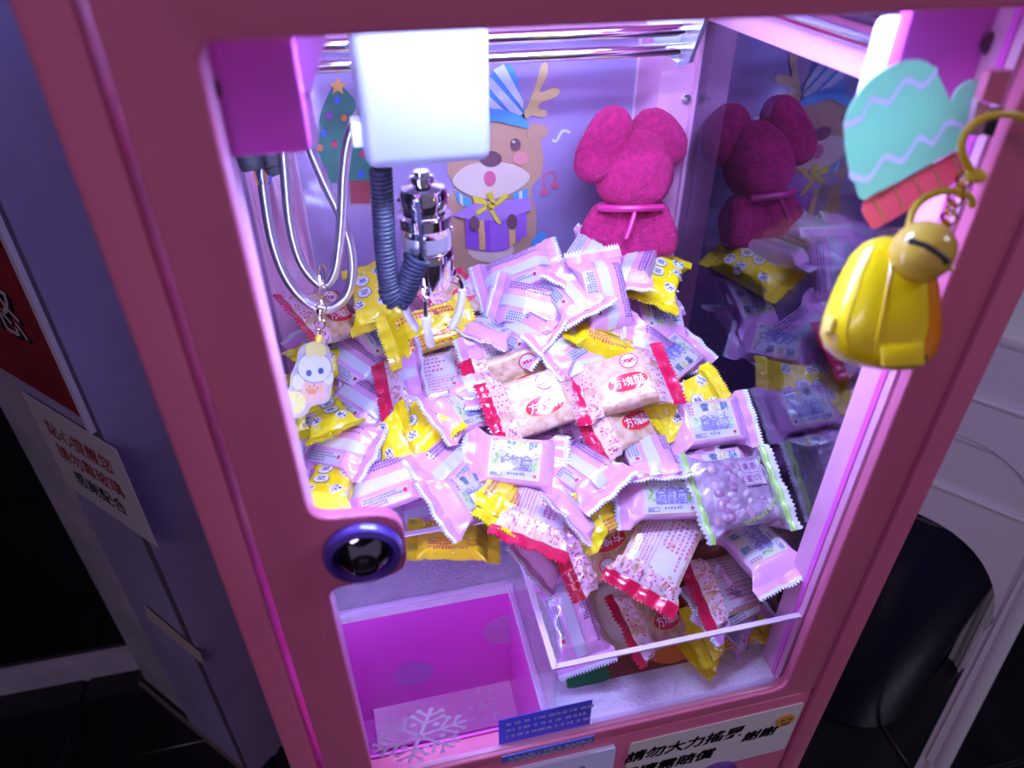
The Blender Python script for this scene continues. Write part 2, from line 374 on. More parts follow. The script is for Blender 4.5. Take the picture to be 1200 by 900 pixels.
# lock on the tongue
c = W(-0.073, 0.998, -1.103); RX = Matrix.Rotation(pi / 2, 3, 'X')
lk = MB().lathe([(S * .060, 0), (S * .079, 0), (S * .080, .002), (S * .074, .006), (S * .062, .0075), (S * .058, .004)], c, RX, 40).build('lock', mat('violet lock ring', (0.10, 0.05, 0.42), 0.25, coat=0.8), door); tag(lk, 'violet ringed round chrome lock')
MB().lathe([(0, 0), (S * .058, 0), (S * .060, .003), (S * .054, .006), (S * .030, .012), (S * .028, .010), (0, .010)], c, RX, 40).build('lock_face', mat('dark chrome', (0.30, 0.28, 0.34), 0.06, metal=1.0), lk)
MB().rbox(c + Vector((0, -.0105, 0)), (S * .022, .003, S * .022), .0008, 1).build('keyhole', BLACKP, lk)

# gloved latch block on the right post
def latch(name, pts, m, y0, y1): return MB().prism([(at(px, py, y0).x, at(px, py, y0).z) for px, py in pts], lambda a, b, t: W(a, t, b), y0, y1).build(name, m, door, smooth=False)
latch('latch_block', [(1161, 84), (1187, 82), (1173, 124), (1150, 118)], PINK, .984, 1.0)
latch('latch_plate', [(1146, 118), (1162, 124), (1150, 160), (1136, 158)], PINKIN, .988, 1.0)
latch('latch_gap', [(1164, 128), (1176, 126), (1164, 160), (1152, 158)], BLACKP, .992, 1.0)
MB().tube([W(1.12, 0.985, -0.30), W(1.28, 0.985, -0.30)], S * .012, 10).build('latch_pin', mat('brass', (0.75, 0.6, 0.2), 0.2, metal=1), door)
MB().tube([W(1.20, 1.0, .1), W(1.20, 1.0, -4.2)], S * .006, 8).build('door_seal', mat('seal', (.55, .12, .3), .4), CM)

# signs under the window
PAPER = mat('sign paper', (0.86, 0.84, 0.86), 0.5)
INK = mat('black ink', (0.012, 0.012, 0.02), 0.5)
y = 0.999
sign = MB().prism(rrect(0.595, 1.175, -2.42, -2.135, .008), lambda a, b, t: W(a, t, b), y, y - .004).build('warning_sign', PAPER, CM, smooth=False); tag(sign, 'white paper sign with black handwriting lettering and a smiley')
def letters(s_, x, z, h, m, parent, yy, name='lettering', bold=0.02, shear=0.0, ang=0.0, thick=.002):
    sh = text2d(s_, bold); ca, sa = cos(ang), sin(ang)
    mb = MB()
    for o_ in ((0, 0), (.022, 0), (-.022, 0), (0, .018), (0, -.018)) if bold > .02 else ((0, 0),): put2d(mb, sh, lambda a, b: W(x + h * ((a + o_[0] + shear * b) * ca - b * sa), yy, z + h * ((a + shear * b) * sa + (b + o_[1]) * ca)))
    return mb.build(name, m, parent, smooth=False, merge=False)
letters('請勿大力搖晃', 0.785, -2.215, 0.066, INK, sign, y - .006, bold=.025, shear=.2)
letters('損壞需賠償', 0.735, -2.315, 0.066, INK, sign, y - .006, bold=.025, shear=.2)
letters('謝謝', 1.05, -2.262, 0.060, INK, sign, y - .006, bold=.025, shear=.2)
fc = MB().lathe([(0, 0), (S * .032, 0), (S * .032, .001), (0, .001)], W(1.125, y - .006, -2.212), RX, 28).build('smiley', mat('smiley orange', (0.80, 0.40, 0.06), 0.4), sign)
for dx in (-.012, .012):
    MB().tube([W(1.125 + dx - .006, y - .012, -2.205), W(1.125 + dx, y - .012, -2.199), W(1.125 + dx + .006, y - .012, -2.205)], .0004, 5).build('smiley_eye', INK, sign)
MB().tube([W(1.125 + .016 * cos(radians(a)), y - .012, -2.214 + .014 * sin(radians(a))) for a in range(200, 341, 20)], .0005, 5).build('smiley_mouth', INK, sign)
# joystick button under the sign
c = at(840, 896, 1.0)
jb = MB().lathe([(0, 0), (S * .075, 0), (S * .075, .004), (S * .06, .008), (0, .008)], W(c.x, .998, c.z - .05), RX, 36).build('start_button', mat('violet button', (0.16, 0.05, 0.36), 0.3, coat=.5), CM)
MB().lathe([(0, 0), (S * .055, 0), (S * .05, .006), (S * .02, .009), (0, .009)], W(c.x, .996, c.z - .05) + Vector((0, -.007, 0)), RX, 36).build('button_dome', mat('dark chrome', (0.3, .28, .34), .06, metal=1), jb)
# payment display
dsp = MB().prism(rrect(0.16, 0.545, -2.35, -2.115, .01), lambda a, b, t: W(a, t, b), 0.998, .985).build('payment_display', mat('display', (0.50, 0.48, 0.66), 0.2, coat=.6, emit=(0.45, 0.40, 0.95), emit_s=0.12), CM, smooth=False); tag(dsp, 'small pale payment display')
letters('701-08', 0.39, -2.19, 0.045, INK, dsp, .983, bold=.01)
blue = mat('blue print', (0.16, 0.20, 0.80), 0.3, coat=.5)
bs = MB().prism([(0.20, -2.036), (0.475, -2.036), (0.475, -2.070), (0.20, -2.070)], lambda a, b, t: W(a, t, b), 0.999, .995).build('notice_strip', blue, door, smooth=False); tag(bs, 'blue printed strip under the window')
bf = gloss_mix('blue reflection', (0.26, 0.28, 0.92), 0, back=.6, rough=.4)
bs2 = MB().prism([(0.20, -2.03), (0.47, -2.03), (0.47, -1.90), (0.20, -1.90)], lambda a, b, t: W(a, t, b), 1.030, 1.028).build('blue_reflection', bf, pane, smooth=False); tag(bs2, 'blue reflection low in the glass, built as a translucent sheet')  # blue sheet stands in for a reflection in the glass
random.seed(5)
for prnt, yy, x0, x1, z0, z1 in ((bs2, 1.026, .22, .46, -1.99, -1.92), (bs, .993, .22, .46, -2.066, -2.044)):
    mb = MB()
    for r_ in range(3):
        xx = x0
        while xx < x1:
            w_ = random.uniform(.006, .02); zz = z1 - r_ * (z1 - z0) / 2.2; mb.add([W(xx, yy, zz), W(xx + w_, yy, zz), W(xx + w_, yy, zz - .014), W(xx, yy, zz - .014)], [(0, 1, 2, 3)]); xx += w_ + random.uniform(.003, .012)
    mb.build('printed_and_reflected_lines', mat('pale print and reflection', (0.55, 0.55, 0.95), .4), prnt, smooth=False)

# chute details: sensor, pale sheet with white marks, round reflections built as discs
MB().rbox(W(-0.275, 1.60, -2.19), (S * .045, S * .02, S * .06), .001, 1).build('sensor', BLACKP, CM)
FZ = -2.70
fq = [at(px, py, z=FZ) for px, py in ((436, 818), (596, 780), (612, 846), (444, 880))]
sheet = MB().prism([(p.x, p.y) for p in fq], lambda a, b, t: W(a, b, t), FZ, FZ + .01).build('pale_sheet', mat('pale pink sheet', (0.92, 0.50, 0.80), 0.3, coat=.5), CM, smooth=False); tag(sheet, 'pale pink sheet at the chute bottom')  # paler sheet laid just above the chute floor
random.seed(8)
mb = MB()
for i in range(3):
    for j in range(4):
        for k in range(6):
            px = 545 + i * 12 + j * 3 + random.uniform(-3, 3); py = 797 + j * 15 - i * 3 + random.uniform(-4, 4); w_, h_ = random.uniform(1, 4), random.uniform(1, 4)
            mb.add([W(*at(a_, b_, z=FZ + .014)) for a_, b_ in ((px, py), (px + w_, py), (px + w_, py + h_), (px, py + h_))], [(0, 1, 2, 3)])
mb.build('pale_marks', mat('white marks', (0.95, 0.85, 0.95), .4), sheet, smooth=False)
for (px, py, r_, m_) in ((592, 738, .085, film('pale reflection', (0.92, 0.45, 0.90), 0.5)), (485, 790, .075, film('violet reflection', (0.85, 0.42, 1.0), 0.5))):
    c = at(px, py, 1.608); MB().lathe([(0, 0), (S * r_, 0), (S * r_, .0006), (0, .0006)], W(c.x, 1.609, c.z), RX, 32).build('round_reflection', m_, CM)  # tinted discs stand in for reflections of round things
# snowflake decal on the glass
WHT = gloss_mix('white vinyl', (0.92, 0.86, 0.97), 0, back=.6, rough=.5)
cs = at(492, 862, 1.03); mb = MB()
def flat(pts): mb.add([W(cs.x + p[0], 1.029 - .00002 * len(mb.f), cs.z + p[1]) for p in pts], [tuple(range(len(pts)))])
def bar(p, q, w_):
    p = Vector(p); q = Vector(q); d = (q - p).normalized() * (w_ / 2); n_ = Vector((-d.y, d.x)); o_ = [p + n_ - d, q + n_ + d, q - n_ + d, p - n_ - d]
    flat([tuple(v_) for v_ in o_])
for k in range(6):
    a = radians(60 * k + 12); d = Vector((cos(a), sin(a))); R_ = 0.125
    bar((0, 0), d * R_, .011)
    for q_, l_ in ((.45, .05), (.72, .036)):
        for sg_ in (-1, 1):
            e = Vector((cos(a + sg_ * radians(50)), sin(a + sg_ * radians(50)))); bar(d * R_ * q_, d * R_ * q_ + e * l_, .009)
            flat(ell(*(d * R_ * q_ + e * (l_ + .004)), .009, n=10))
    g = Vector((cos(a + radians(30)), sin(a + radians(30)))) * .062
    flat(ell(g.x, g.y, .010, n=10))
tag(mb.build('snowflake_decal', WHT, pane, smooth=False, merge=False), 'white snowflake sticker on the glass above the chute')

# mitten sticker on the glass, outside
def stick(pts, y0, th, name, m, parent, closed_smooth=True, n=5):
    """sticker outline given at photo positions, lying in a vertical plane of the machine"""
    q = [at(px, py, y0) for px, py in pts]; q2 = [(p.x, p.z) for p in q]
    if closed_smooth: q2 = [(v_.x, v_.y) for v_ in smoothpath([Vector((a, b)) for a, b in q2], n, True)]
    return MB().prism(q2, lambda a, b, t: W(a, t, b), y0, y0 - th).build(name, m, parent, smooth=False)
def stroke(pts, y0, th, wpx, name, m, parent, n=5):
    q = smoothpath([W(*at(px, py, y0)) for px, py in pts], n); w_ = pxw(wpx, at(*pts[0], y0)) / 2
    mb = MB(); L_ = []; R_ = []
    for i, p in enumerate(q):
        t = (q[min(i + 1, len(q) - 1)] - q[max(i - 1, 0)]); t = Vector((t.x, 0, t.z)).normalized(); nn = Vector((-t.z, 0, t.x)); L_.append(p + nn * w_); R_.append(p - nn * w_)
    N = len(q); o_ = Vector((0, -th * S, 0)); vs_ = L_ + R_ + [v_ + o_ for v_ in L_] + [v_ + o_ for v_ in R_]; fs = []
    for i in range(N - 1): fs += [(i, i + 1, N + i + 1, N + i), (2 * N + i, 2 * N + i + 1, 3 * N + i + 1, 3 * N + i), (i, i + 1, 2 * N + i + 1, 2 * N + i), (N + i, N + i + 1, 3 * N + i + 1, 3 * N + i)]
    return mb.add(vs_, fs).build(name, m, parent, smooth=False)
MY = 1.030
GRN = gloss_mix('mint vinyl', (0.46, 0.80, 0.62), 0, back=.6, rough=0.45); 
Z1 = [(989, 146), (1008, 138), (1020, 116), (1040, 119), (1060, 94), (1080, 100), (1097, 82)]; Z2 = [(995, 204), (1016, 209), (1036, 183), (1056, 188), (1076, 161), (1092, 167), (1110, 143), (1135, 153)]
sp_ = lambda pts: [(v_.x, v_.y) for v_ in smoothpath([Vector(p) for p in pts], 4)]
z1, z2 = sp_(Z1), sp_(Z2); off = lambda z_, d: [(p[0], p[1] + d) for p in z_]
mit = stick(off(z1, 4) + sp_([(1108, 108), (1113, 118), (1120, 105), (1134, 94), (1147, 96), (1148, 112), (1141, 138)]) + off(z2, -4)[::-1] + [(990, 172)], MY, .003, 'mitten_sticker', GRN, pane, False)
tag(mit, 'mint green mitten sticker with white zigzags and pink cuff')
stick(sp_([(989, 142), (998, 120), (1020, 92), (1050, 74), (1078, 70), (1095, 79)]) + off(z1, -4)[::-1], MY, .003, 'mitten_panel', GRN, mit, False)
stick(off(z2, 4) + sp_([(1130, 167), (1125, 172), (1070, 202), (1014, 234), (1002, 216)]), MY, .003, 'mitten_panel', GRN, mit, False)
LIL = gloss_mix('lilac vinyl', (0.86, 0.84, 0.97), 0, back=.6, rough=.45)
for z_ in (z1, z2): stick(off(z_, -4) + off(z_, 4)[::-1], MY, .003, 'zigzag', LIL, mit, False)
stick([(1012, 236), (1070, 205), (1126, 175), (1131, 190), (1126, 207), (1080, 236), (1028, 266), (1018, 262)], MY - .004, .003, 'mitten_cuff', gloss_mix('coral vinyl', (0.84, 0.28, 0.34), 0, back=.6, rough=.45), mit, n=3)
for k in range(5):
    f = k / 5 + .1; x = 1012 + f * 114; yv = 236 - f * 61
    stroke([(x, yv + 1), (x + 5, yv + 15), (x + 12, yv + 27)], MY - .003, .006, 2.5, 'cuff_rib', mat('pale pink vinyl', (0.92, 0.60, 0.58), .45), mit, 3)
# ------------------------------------------------------------------ crane: rails, carriage, claw
RY = 1.92
for (z, x1) in ((-0.352, 0.93), (-0.402, 0.945)):
    MB().tube([W(-0.16, RY + (0 if z > -.38 else .02), z), W(x1, RY + (0 if z > -.38 else .02), z)], S * .016, 14).build('cross_rail', CHROME, CM)
pl = MB().prism([(RY - .09, -0.29), (RY + .05, -0.29), (RY + .05, -0.455), (RY - .02, -0.43)], lambda a, b, t: W(t, a, b), 0.925, 0.937).build('rail_end_plate', STEEL, CM, smooth=False)
MB().prism([(0.80, -0.30), (0.945, -0.29), (0.945, -0.455), (0.86, -0.405)], lambda a, b, t: W(a, t, b), RY + .045, RY + .05).build('rail_bracket', WHITEP, CM, smooth=False)
box = MB().rbox(W(0.170, 1.66, -0.375), (S * .268, S * .32, S * .29), S * .026, 4).build('carriage_cover', mat('carriage plastic', (0.36, 0.39, 0.47), 0.35, coat=.2), CM); tag(box, 'white plastic cover of the crane carriage')
rslab(0.015, 0.037, 1.52, 1.58, -0.475, -0.425, .004).build('cover_clip', WHITEP, box)
# right side plastic carriage on the depth rail
wh = MB(); wh.rbox(W(1.0, 1.22, -0.30), (S * .06, S * .10, S * .16), S * .02, 3).build('rail_carriage', WHITEP, CM)
for (px, py) in ((803, 115),):
    p = A(px, py, YB - .004); rt = RX
    nt_ = MB().lathe([(0, 0), (S * .016, 0), (S * .016, .004), (0, .004)], p, rt, 6).build('screw_nut', STEEL, CM); MB().tube([p, p + Vector((-.004, -.012, 0))], .0018, 8).build('screw_end', STEEL, nt_)
# claw body (axis hangs straight down)
CY = 1.66
ct = at(494, 205, CY); cx = ct.x
z_of = lambda py: at(494, py, CY).z
rr = lambda px: pxw(px, ct)
prof = [(0, 200), (9, 200), (9, 205), (14, 206), (14, 213), (10, 214), (10, 216), (26, 219), (29, 224), (29, 240), (27, 244), (27, 248), (33, 250), (33, 262), (31, 264), (30, 282), (30, 290), (32, 292), (33, 300), (29, 302), (28, 330), (24, 336), (0, 337)]
claw = MB().lathe([(rr(a), W(0, 0, z_of(b)).z) for a, b in prof], (W(cx, CY, 0).x, W(cx, CY, 0).y, 0), None, 36).build('claw_body', CHROME, CM); tag(claw, 'chrome claw hanging under the white carriage')
MB().lathe([(rr(30.6), W(0, 0, z_of(265)).z), (rr(30.6), W(0, 0, z_of(288)).z)], (W(cx, CY, 0).x, W(cx, CY, 0).y, 0), None, 36).build('claw_band', mat('pale metal band', (0.75, 0.7, 0.8), 0.3, metal=.7), claw)
for a in range(0, 360, 60):
    MB().ball(W(cx, CY, z_of(232)) + Vector((rr(29) * cos(radians(a)), rr(29) * sin(radians(a)), 0)), rr(3), n=10, m=6).build('rivet', CHROME, claw)
PRONG = mat('frosted sleeve', (0.80, 0.78, 0.90), 0.3, coat=.4)
cb = W(cx, CY, z_of(325)); rp = rr(1)
for a in (255, 20, 140):
    d = Vector((cos(radians(a)), sin(radians(a)), 0)); sd = Vector((-d.y, d.x, 0))
    arm = MB()
    R3 = Matrix((sd, d, Vector((0, 0, 1)))).transposed()
    arm.rbox(cb + d * rp * 32 + Vector((0, 0, rp * 32)), (rp * 9, rp * 4, rp * 64), rp * 1.5, 2, R3)
    arm.rbox(cb + d * rp * 24 + Vector((0, 0, -rp * 3)), (rp * 12, rp * 26, rp * 12), rp * 2, 2, R3)
    ar = arm.build('claw_arm', CHROME, claw)
    for q in (-.1, 58):
        MB().ball(cb + d * rp * 34.5 + Vector((0, 0, rp * q)), rp * 4, n=12, m=8).build('pivot_screw', CHROME, ar)
    path = smoothpath([cb + d * rp * 30 + Vector((0, 0, -rp * 5)), cb + d * rp * 42 + Vector((0, 0, -rp * 14)), cb + d * rp * 47 + Vector((0, 0, -rp * 36)), cb + d * rp * 40 + Vector((0, 0, -rp * 66)), cb + d * rp * 26 + Vector((0, 0, -rp * 88))], 6)
    MB().tube(path[:13], rp * 3, 8).build('prong', CHROME, ar)
    MB().tube(path[11:], [rp * 5.5] * (len(path[11:]) - 2) + [rp * 5, rp * 3.5], 10).build('prong_sleeve', PRONG, ar)
# coiled cable
CABLE = mat('dark cable', (0.022, 0.026, 0.06), 0.5)
def coil(path, R_, turns, n_per=12):
    P = smoothpath(path, 30); L_ = [0]
    for i in range(1, len(P)): L_.append(L_[-1] + (P[i] - P[i - 1]).length)
    N = int(turns * n_per); out = []
    for k in range(N + 1):
        s_ = L_[-1] * k / N; i = 1
        while i < len(P) - 1 and L_[i] < s_: i += 1
        f = (s_ - L_[i - 1]) / max(1e-9, L_[i] - L_[i - 1]); p = P[i - 1].lerp(P[i], f); t = (P[i] - P[i - 1]).normalized()
        u = t.cross(Vector((.15, .98, .1))).normalized(); w_ = t.cross(u); a = 2 * pi * turns * k / N; r_ = R_(k / N) if callable(R_) else R_
        out.append(p + (u * cos(a) + w_ * sin(a)) * r_)
    return out
HY = 1.60
hose = [A(px, py, HY) for px, py in ((446, 198), (449, 250), (452, 300), (457, 338), (466, 352), (476, 338), (486, 312), (492, 300))]
o = MB().tube(coil(hose, lambda f: rr(10.5) if f < .62 else rr(13), 46), rr(3.0), 6).build('coiled_cable', CABLE, CM); tag(o, 'dark coiled cable looping beside the claw')
MB().tube(smoothpath([A(492, 302, HY), A(494, 290, HY - .02), A(491, 260, CY - .11), A(489, 236, CY - .10)], 6), rr(2.6), 8).build('cable_lead', CABLE, o)

# ------------------------------------------------------------------ metal conduits hanging in the back left corner
TY = 2.04
def conduit(pts, r_px, name='metal_conduit'):
    q = smoothpath([W(*at(px, py, TY + dy)) for px, py, dy in pts], 8); return MB().tube(q, pxw(r_px, at(350, 250, TY)), 12).build(name, STEEL, CM)
tag(conduit([(303, 170, .02), (310, 230, .02), (320, 285, .01), (337, 328, 0), (360, 354, -.02), (385, 362, -.02), (406, 346, -.01), (413, 318, 0), (410, 285, .01), (398, 250, .02), (380, 212, .04), (360, 165, .06)], 6.2), 'brushed steel conduit in a wide hanging loop')
tag(conduit([(330, 150, -.02), (334, 200, -.03), (340, 262, -.04), (352, 305, -.04), (372, 331, -.05), (385, 331, -.05), (394, 310, -.05), (400, 260, -.05), (403, 200, -.05), (410, 158, -.05), (425, 130, -.04), (450, 115, -.03)], 6.2), 'brushed steel conduit in a narrow hanging loop')
c = at(308, 186, TY + .02)
bk = MB(); random.seed(2)
for k in range(7): bk.rbox(W(c.x + random.uniform(-.03, .03), TY + random.uniform(-.02, .02), c.z + .02 + random.uniform(-.02, .05)), (S * .07, S * .06, S * .09), .004, 2, Matrix.Rotation(random.uniform(-.4, .4), 3, 'Y'))
bk.build('taped_bundle', BLACKP, CM)
for k in range(4): MB().tube(smoothpath([A(300 + 5 * k, 196, TY), A(299 + 6 * k, 206 + k, TY - .01), A(303 + 4 * k, 216, TY)], 5), .0009, 6).build('loose_wire', [mat('orange wire', (.8, .3, .05), .4), mat('blue wire', (.1, .15, .8), .4)][k % 2], CM)

# ------------------------------------------------------------------ stickers on the back panel
BY = YP - 0.001
V_ = lambda n, c: mat(n, c, 0.35, coat=.3)
FUR = V_('tan vinyl', (0.62, 0.36, 0.22)); CREAM = V_('cream vinyl', (0.86, 0.70, 0.56)); SKY = V_('sky vinyl', (0.12, 0.42, 0.85)); PALE = V_('white blue vinyl', (0.78, 0.86, 0.95))
BROWN = V_('brown vinyl', (0.20, 0.09, 0.12)); YEL = V_('yellow vinyl', (0.88, 0.72, 0.06)); VIO = V_('violet vinyl', (0.34, 0.10, 0.62)); ORNG = V_('apricot vinyl', (0.85, 0.52, 0.20)); ANT = V_('antler vinyl', (0.85, 0.64, 0.28)); ROSE = V_('rose vinyl', (0.75, 0.16, 0.28))
k_ = [0]
def st(name, pts, m, parent, lvl=0, sm=True, n=4): return stick(pts, BY - .004 * lvl, .003, name, m, parent, sm, n)
# outline of the whole animal first, details stacked over it
E_ = lambda cx_, cy_, rx, ry, n=20: ell(cx_, cy_, rx, ry, n)
deer = st('reindeer_sticker', [(522, 310), (527, 262), (520, 240), (532, 220), (524, 200), (530, 170), (545, 148), (575, 140), (610, 142), (628, 156), (636, 180), (634, 205), (622, 222), (628, 250), (626, 290), (618, 330), (570, 340)], FUR, CM)
tag(deer, 'reindeer sticker in a striped party hat hugging a purple gift')
st('ear', [(617, 148), (632, 145), (643, 153), (634, 163), (622, 166)], FUR, deer, 1)
st('ear', [(523, 165), (512, 160), (505, 150), (518, 148), (532, 153)], FUR, deer, 1)
st('antler', [(611, 136), (620, 120), (630, 92), (634, 76), (641, 73), (641, 88), (632, 108), (648, 103), (656, 106), (650, 114), (634, 120), (631, 127), (641, 130), (637, 137), (622, 135), (616, 140)], ANT, deer, 1, n=3)
st('antler', [(538, 136), (530, 118), (522, 95), (514, 78), (507, 76), (509, 92), (516, 108), (502, 104), (496, 110), (512, 120), (512, 128), (526, 134)], ANT, deer, 1, n=3)
hat = st('party_hat', [(550, 140), (566, 100), (585, 77), (598, 75), (606, 90), (611, 120), (616, 140), (585, 134)], SKY, deer, 1, False)
for a, b, c_, d in (((578, 82), (590, 75), (613, 118), (613, 128)), ((569, 98), (575, 90), (613, 133), (603, 137)), ((561, 116), (566, 106), (596, 134), (586, 134))): st('hat_stripe', [a, b, c_, d], PALE, deer, 2, False)
st('hat_brim', [(545, 147), (575, 128), (600, 132), (616, 140), (619, 150), (600, 146), (575, 142), (548, 156)], SKY, deer, 3, n=3)
st('muzzle', [(530, 212), (545, 195), (573, 189), (602, 193), (621, 206), (607, 222), (575, 233), (545, 226)], CREAM, deer, 2)
st('nose', E_(575, 186, 13, 9), BROWN, deer, 3, False); st('mouth', E_(574, 209, 7, 9), ROSE, deer, 3, False)
st('cheek', E_(610, 185, 9, 8), V_('blush vinyl', (0.82, 0.34, 0.30)), deer, 2, False)
for ex, ey in ((604, 169), (546, 169)):
    st('eye', E_(ex, ey, 6, 7), BROWN, deer, 3, False); st('eye_glint', E_(ex - 2, ey - 3, 1.7, 1.7, 10), PALE, deer, 4, False)
for q in ([(532, 222), (552, 233), (552, 245), (536, 236)], [(600, 228), (618, 220), (618, 232), (604, 236)]): st('scarf', q, SKY, deer, 1, False)
for q in ([(538, 226), (542, 229), (543, 242), (539, 238)], [(608, 225), (612, 223), (612, 236), (608, 236)]): st('scarf_stripe', q, PALE, deer, 2, False)
st('belly', E_(575, 292, 27, 15), CREAM, deer, 1, False)
gift = [(545, 248), (574, 258), (574, 295), (546, 290)], [(574, 258), (617, 240), (617, 275), (592, 293), (574, 295)]
st('gift_box', gift[0], VIO, deer, 3, False); st('gift_box', gift[1], V_('light violet vinyl', (0.42, 0.16, 0.72)), deer, 3, False)
st('gift_lid', [(530, 252), (560, 236), (622, 232), (622, 246), (590, 258), (555, 258)], V_('lid violet vinyl', (0.50, 0.28, 0.70)), deer, 4, False)
st('gift_ribbon', [(560, 258), (567, 258), (569, 293), (562, 292)], ORNG, deer, 4, False); st('gift_ribbon', [(596, 256), (604, 253), (604, 284), (597, 290)], ORNG, deer, 4, False)
for q in ([(574, 240), (556, 238), (554, 230), (566, 232)], [(576, 240), (570, 226), (577, 224), (580, 238)], [(578, 240), (592, 226), (596, 230), (582, 242)], [(576, 243), (588, 262), (583, 262), (572, 245)], [(574, 242), (560, 252), (556, 248), (570, 240)], E_(575, 241, 5, 5, 12)): st('bow', q, YEL, deer, 5, False)
for q in (E_(556, 262, 6, 9), E_(600, 260, 6, 9)): st('hoof', q, BROWN, deer, 5, False)
st('tail_stripe', [(622, 284), (634, 272), (643, 280), (640, 288), (626, 290)], SKY, deer, 1)
n1 = stroke([(647, 164), (652, 165), (657, 156), (661, 153), (668, 155)], BY, .002, 3, 'music_note_sticker', PALE, CM, 3); tag(n1, 'white music note sticker beside the plush toy')
n2 = stroke([(639, 224), (637, 206), (648, 201), (652, 216)], BY, .002, 2.5, 'music_note_sticker', ROSE, CM, 2); tag(n2, 'red music note sticker right of the reindeer')
st('note_head', E_(638, 225, 5, 4, 12), ROSE, n2, 1, False); st('note_head', E_(650, 217, 5, 4, 12), ROSE, n2, 1, False)
TG = V_('tree green vinyl', (0.05, 0.22, 0.16))
tree = st('tree_sticker', [(372, 205), (371, 170), (374, 140), (384, 112), (394, 98), (408, 108), (425, 130), (440, 160), (448, 200), (440, 214), (410, 212), (385, 214)], TG, CM); tag(tree, 'green Christmas tree sticker with coloured baubles')
st('trunk', [(410, 212), (434, 212), (434, 238), (411, 238)], V_('trunk vinyl', (0.40, 0.06, 0.08)), tree, 1, False)
star = []
for k in range(10):
    a = radians(90 + 36 * k); r_ = 11 if k % 2 == 0 else 5; star.append((396 + r_ * cos(a), 101 - r_ * sin(a)))
st('star', star, V_('star vinyl', (0.85, 0.42, 0.10)), tree, 1, False)
for i, (x, y_) in enumerate(((395, 117), (386, 135), (403, 138), (379, 156), (392, 169), (375, 173), (380, 198), (418, 150), (425, 180), (423, 204))):
    st('bauble', E_(x, y_, 3.6, 4, 12), [V_('blue bauble', (.08, .15, .85)), V_('violet bauble', (.35, .04, .45)), V_('orange bauble', (.85, .25, .06)), V_('red bauble', (.70, .04, .12))][[0, 1, 2, 0, 3, 2, 1, 0, 3, 0][i]], tree, 1, False)

# ------------------------------------------------------------------ magenta plush toy in the back right corner
PLUSH = mat('magenta fleece', (0.62, 0.012, 0.16), 0.95, noise_amt=0.35, noise_scale=150, bump=1.0, bump_scale=420, sheen=0.5)
pc = at(738, 205, 2.25); PW = W(*pc); pu = pxw(1, pc)
plush = empty('plush_toy', W(pc.x, 2.25, -1.5)); tag(plush, 'magenta fleece plush toy with round ears slumped in the back corner', 'plush toy')
CR = _R; CU = (_U * .75 + Vector((0, 0, 1)) * .25).normalized(); CF = CR.cross(CU)
PM = Matrix((CR, CF * -1, CU)).transposed()
def pl_pt(px, py, d=0): return PW + CR * ((px - 738) * pu) + CU * (-(py - 205) * pu) - _F * (d * pu)
def fleece(name, c, r, ang=0, pw=.85, seed=0):
    bm = bmesh.new(); bmesh.ops.create_icosphere(bm, subdivisions=5, radius=1.0)
    rot = Matrix.Rotation(radians(ang), 3, 'Y')
    for q in bm.verts:
        n_ = q.co.normalized(); g = lambda t: math.copysign(abs(t) ** pw, t)
        p = Vector((g(n_.x) * r[0], g(n_.y) * r[1], g(n_.z) * r[2])) * pu
        f = noise.noise(p * 90 + Vector((seed, 0, 0))) * .0012 + noise.noise(p * 700) * .0007; q.co = PM @ (rot @ (p + n_ * f))
    return MB().bm(bm, lambda q: q + c).build(name, PLUSH, plush, angle=180)
fleece('head', pl_pt(739, 207, 20), (45, 34, 46), -8, .92, 1)
fleece('ear', pl_pt(702, 182, 34), (25, 22, 44), 28, .80, 2)
fleece('ear', pl_pt(769, 167, 6), (28, 22, 37), -40, .88, 3)
fleece('body', pl_pt(736, 276, -4), (47, 32, 44), 0, .85, 4)
fleece('arm', pl_pt(700, 270, 12), (18, 14, 34), 24, .85, 5)
fleece('arm', pl_pt(774, 268, 12), (16, 14, 34), -20, .85, 6)
bow = mat('ribbon', (0.60, 0.02, 0.20), 0.4, sheen=.3)
MB().tube(smoothpath([pl_pt(700, 250, 30), pl_pt(722, 254, 44), pl_pt(745, 254, 46), pl_pt(770, 250, 34)], 5), pu * 4, 8).build('neck_ribbon', bow, plush)
MB().tube(smoothpath([pl_pt(738, 256, 44), pl_pt(734, 272, 46), pl_pt(728, 288, 46)], 5), pu * 3, 8).build('ribbon_tail', bow, plush)
# ------------------------------------------------------------------ wrapped candies
def wrapm(name, color, **k): return mat(name, color, k.pop('rough', 0.18), coat=k.pop('coat', 0.8), bump=k.pop('bump', 0.38), bump_scale=k.pop('bump_scale', 75), **k)
P_FILM = wrapm('pink wrapper film', (0.82, 0.41, 0.74)); P_SEAL = wrapm('pink seal', (0.80, 0.38, 0.72)); P_EDGE = wrapm('white seal edge', (0.74, 0.74, 0.82))
LABEL = wrapm('white label print', (0.68, 0.67, 0.74), bump=.10); GOLDL = wrapm('yellow line print', (0.85, 0.70, 0.20), bump=0)
TEAL = wrapm('teal ink', (0.03, 0.13, 0.22), bump=0); YINK = wrapm('yellow ink', (0.80, 0.66, 0.04), bump=0); SKETCH = wrapm('blue sketch ink', (0.24, 0.22, 0.55), bump=0)
LEAF = wrapm('leaf ink', (0.36, 0.60, 0.16), bump=0); REDI = wrapm('red print ink', (0.66, 0.03, 0.10), bump=0); DARKI = wrapm('dark print ink', (0.10, 0.07, 0.22), bump=0)
SEAM = wrapm('white seam', (0.68, 0.69, 0.78), bump=.05)
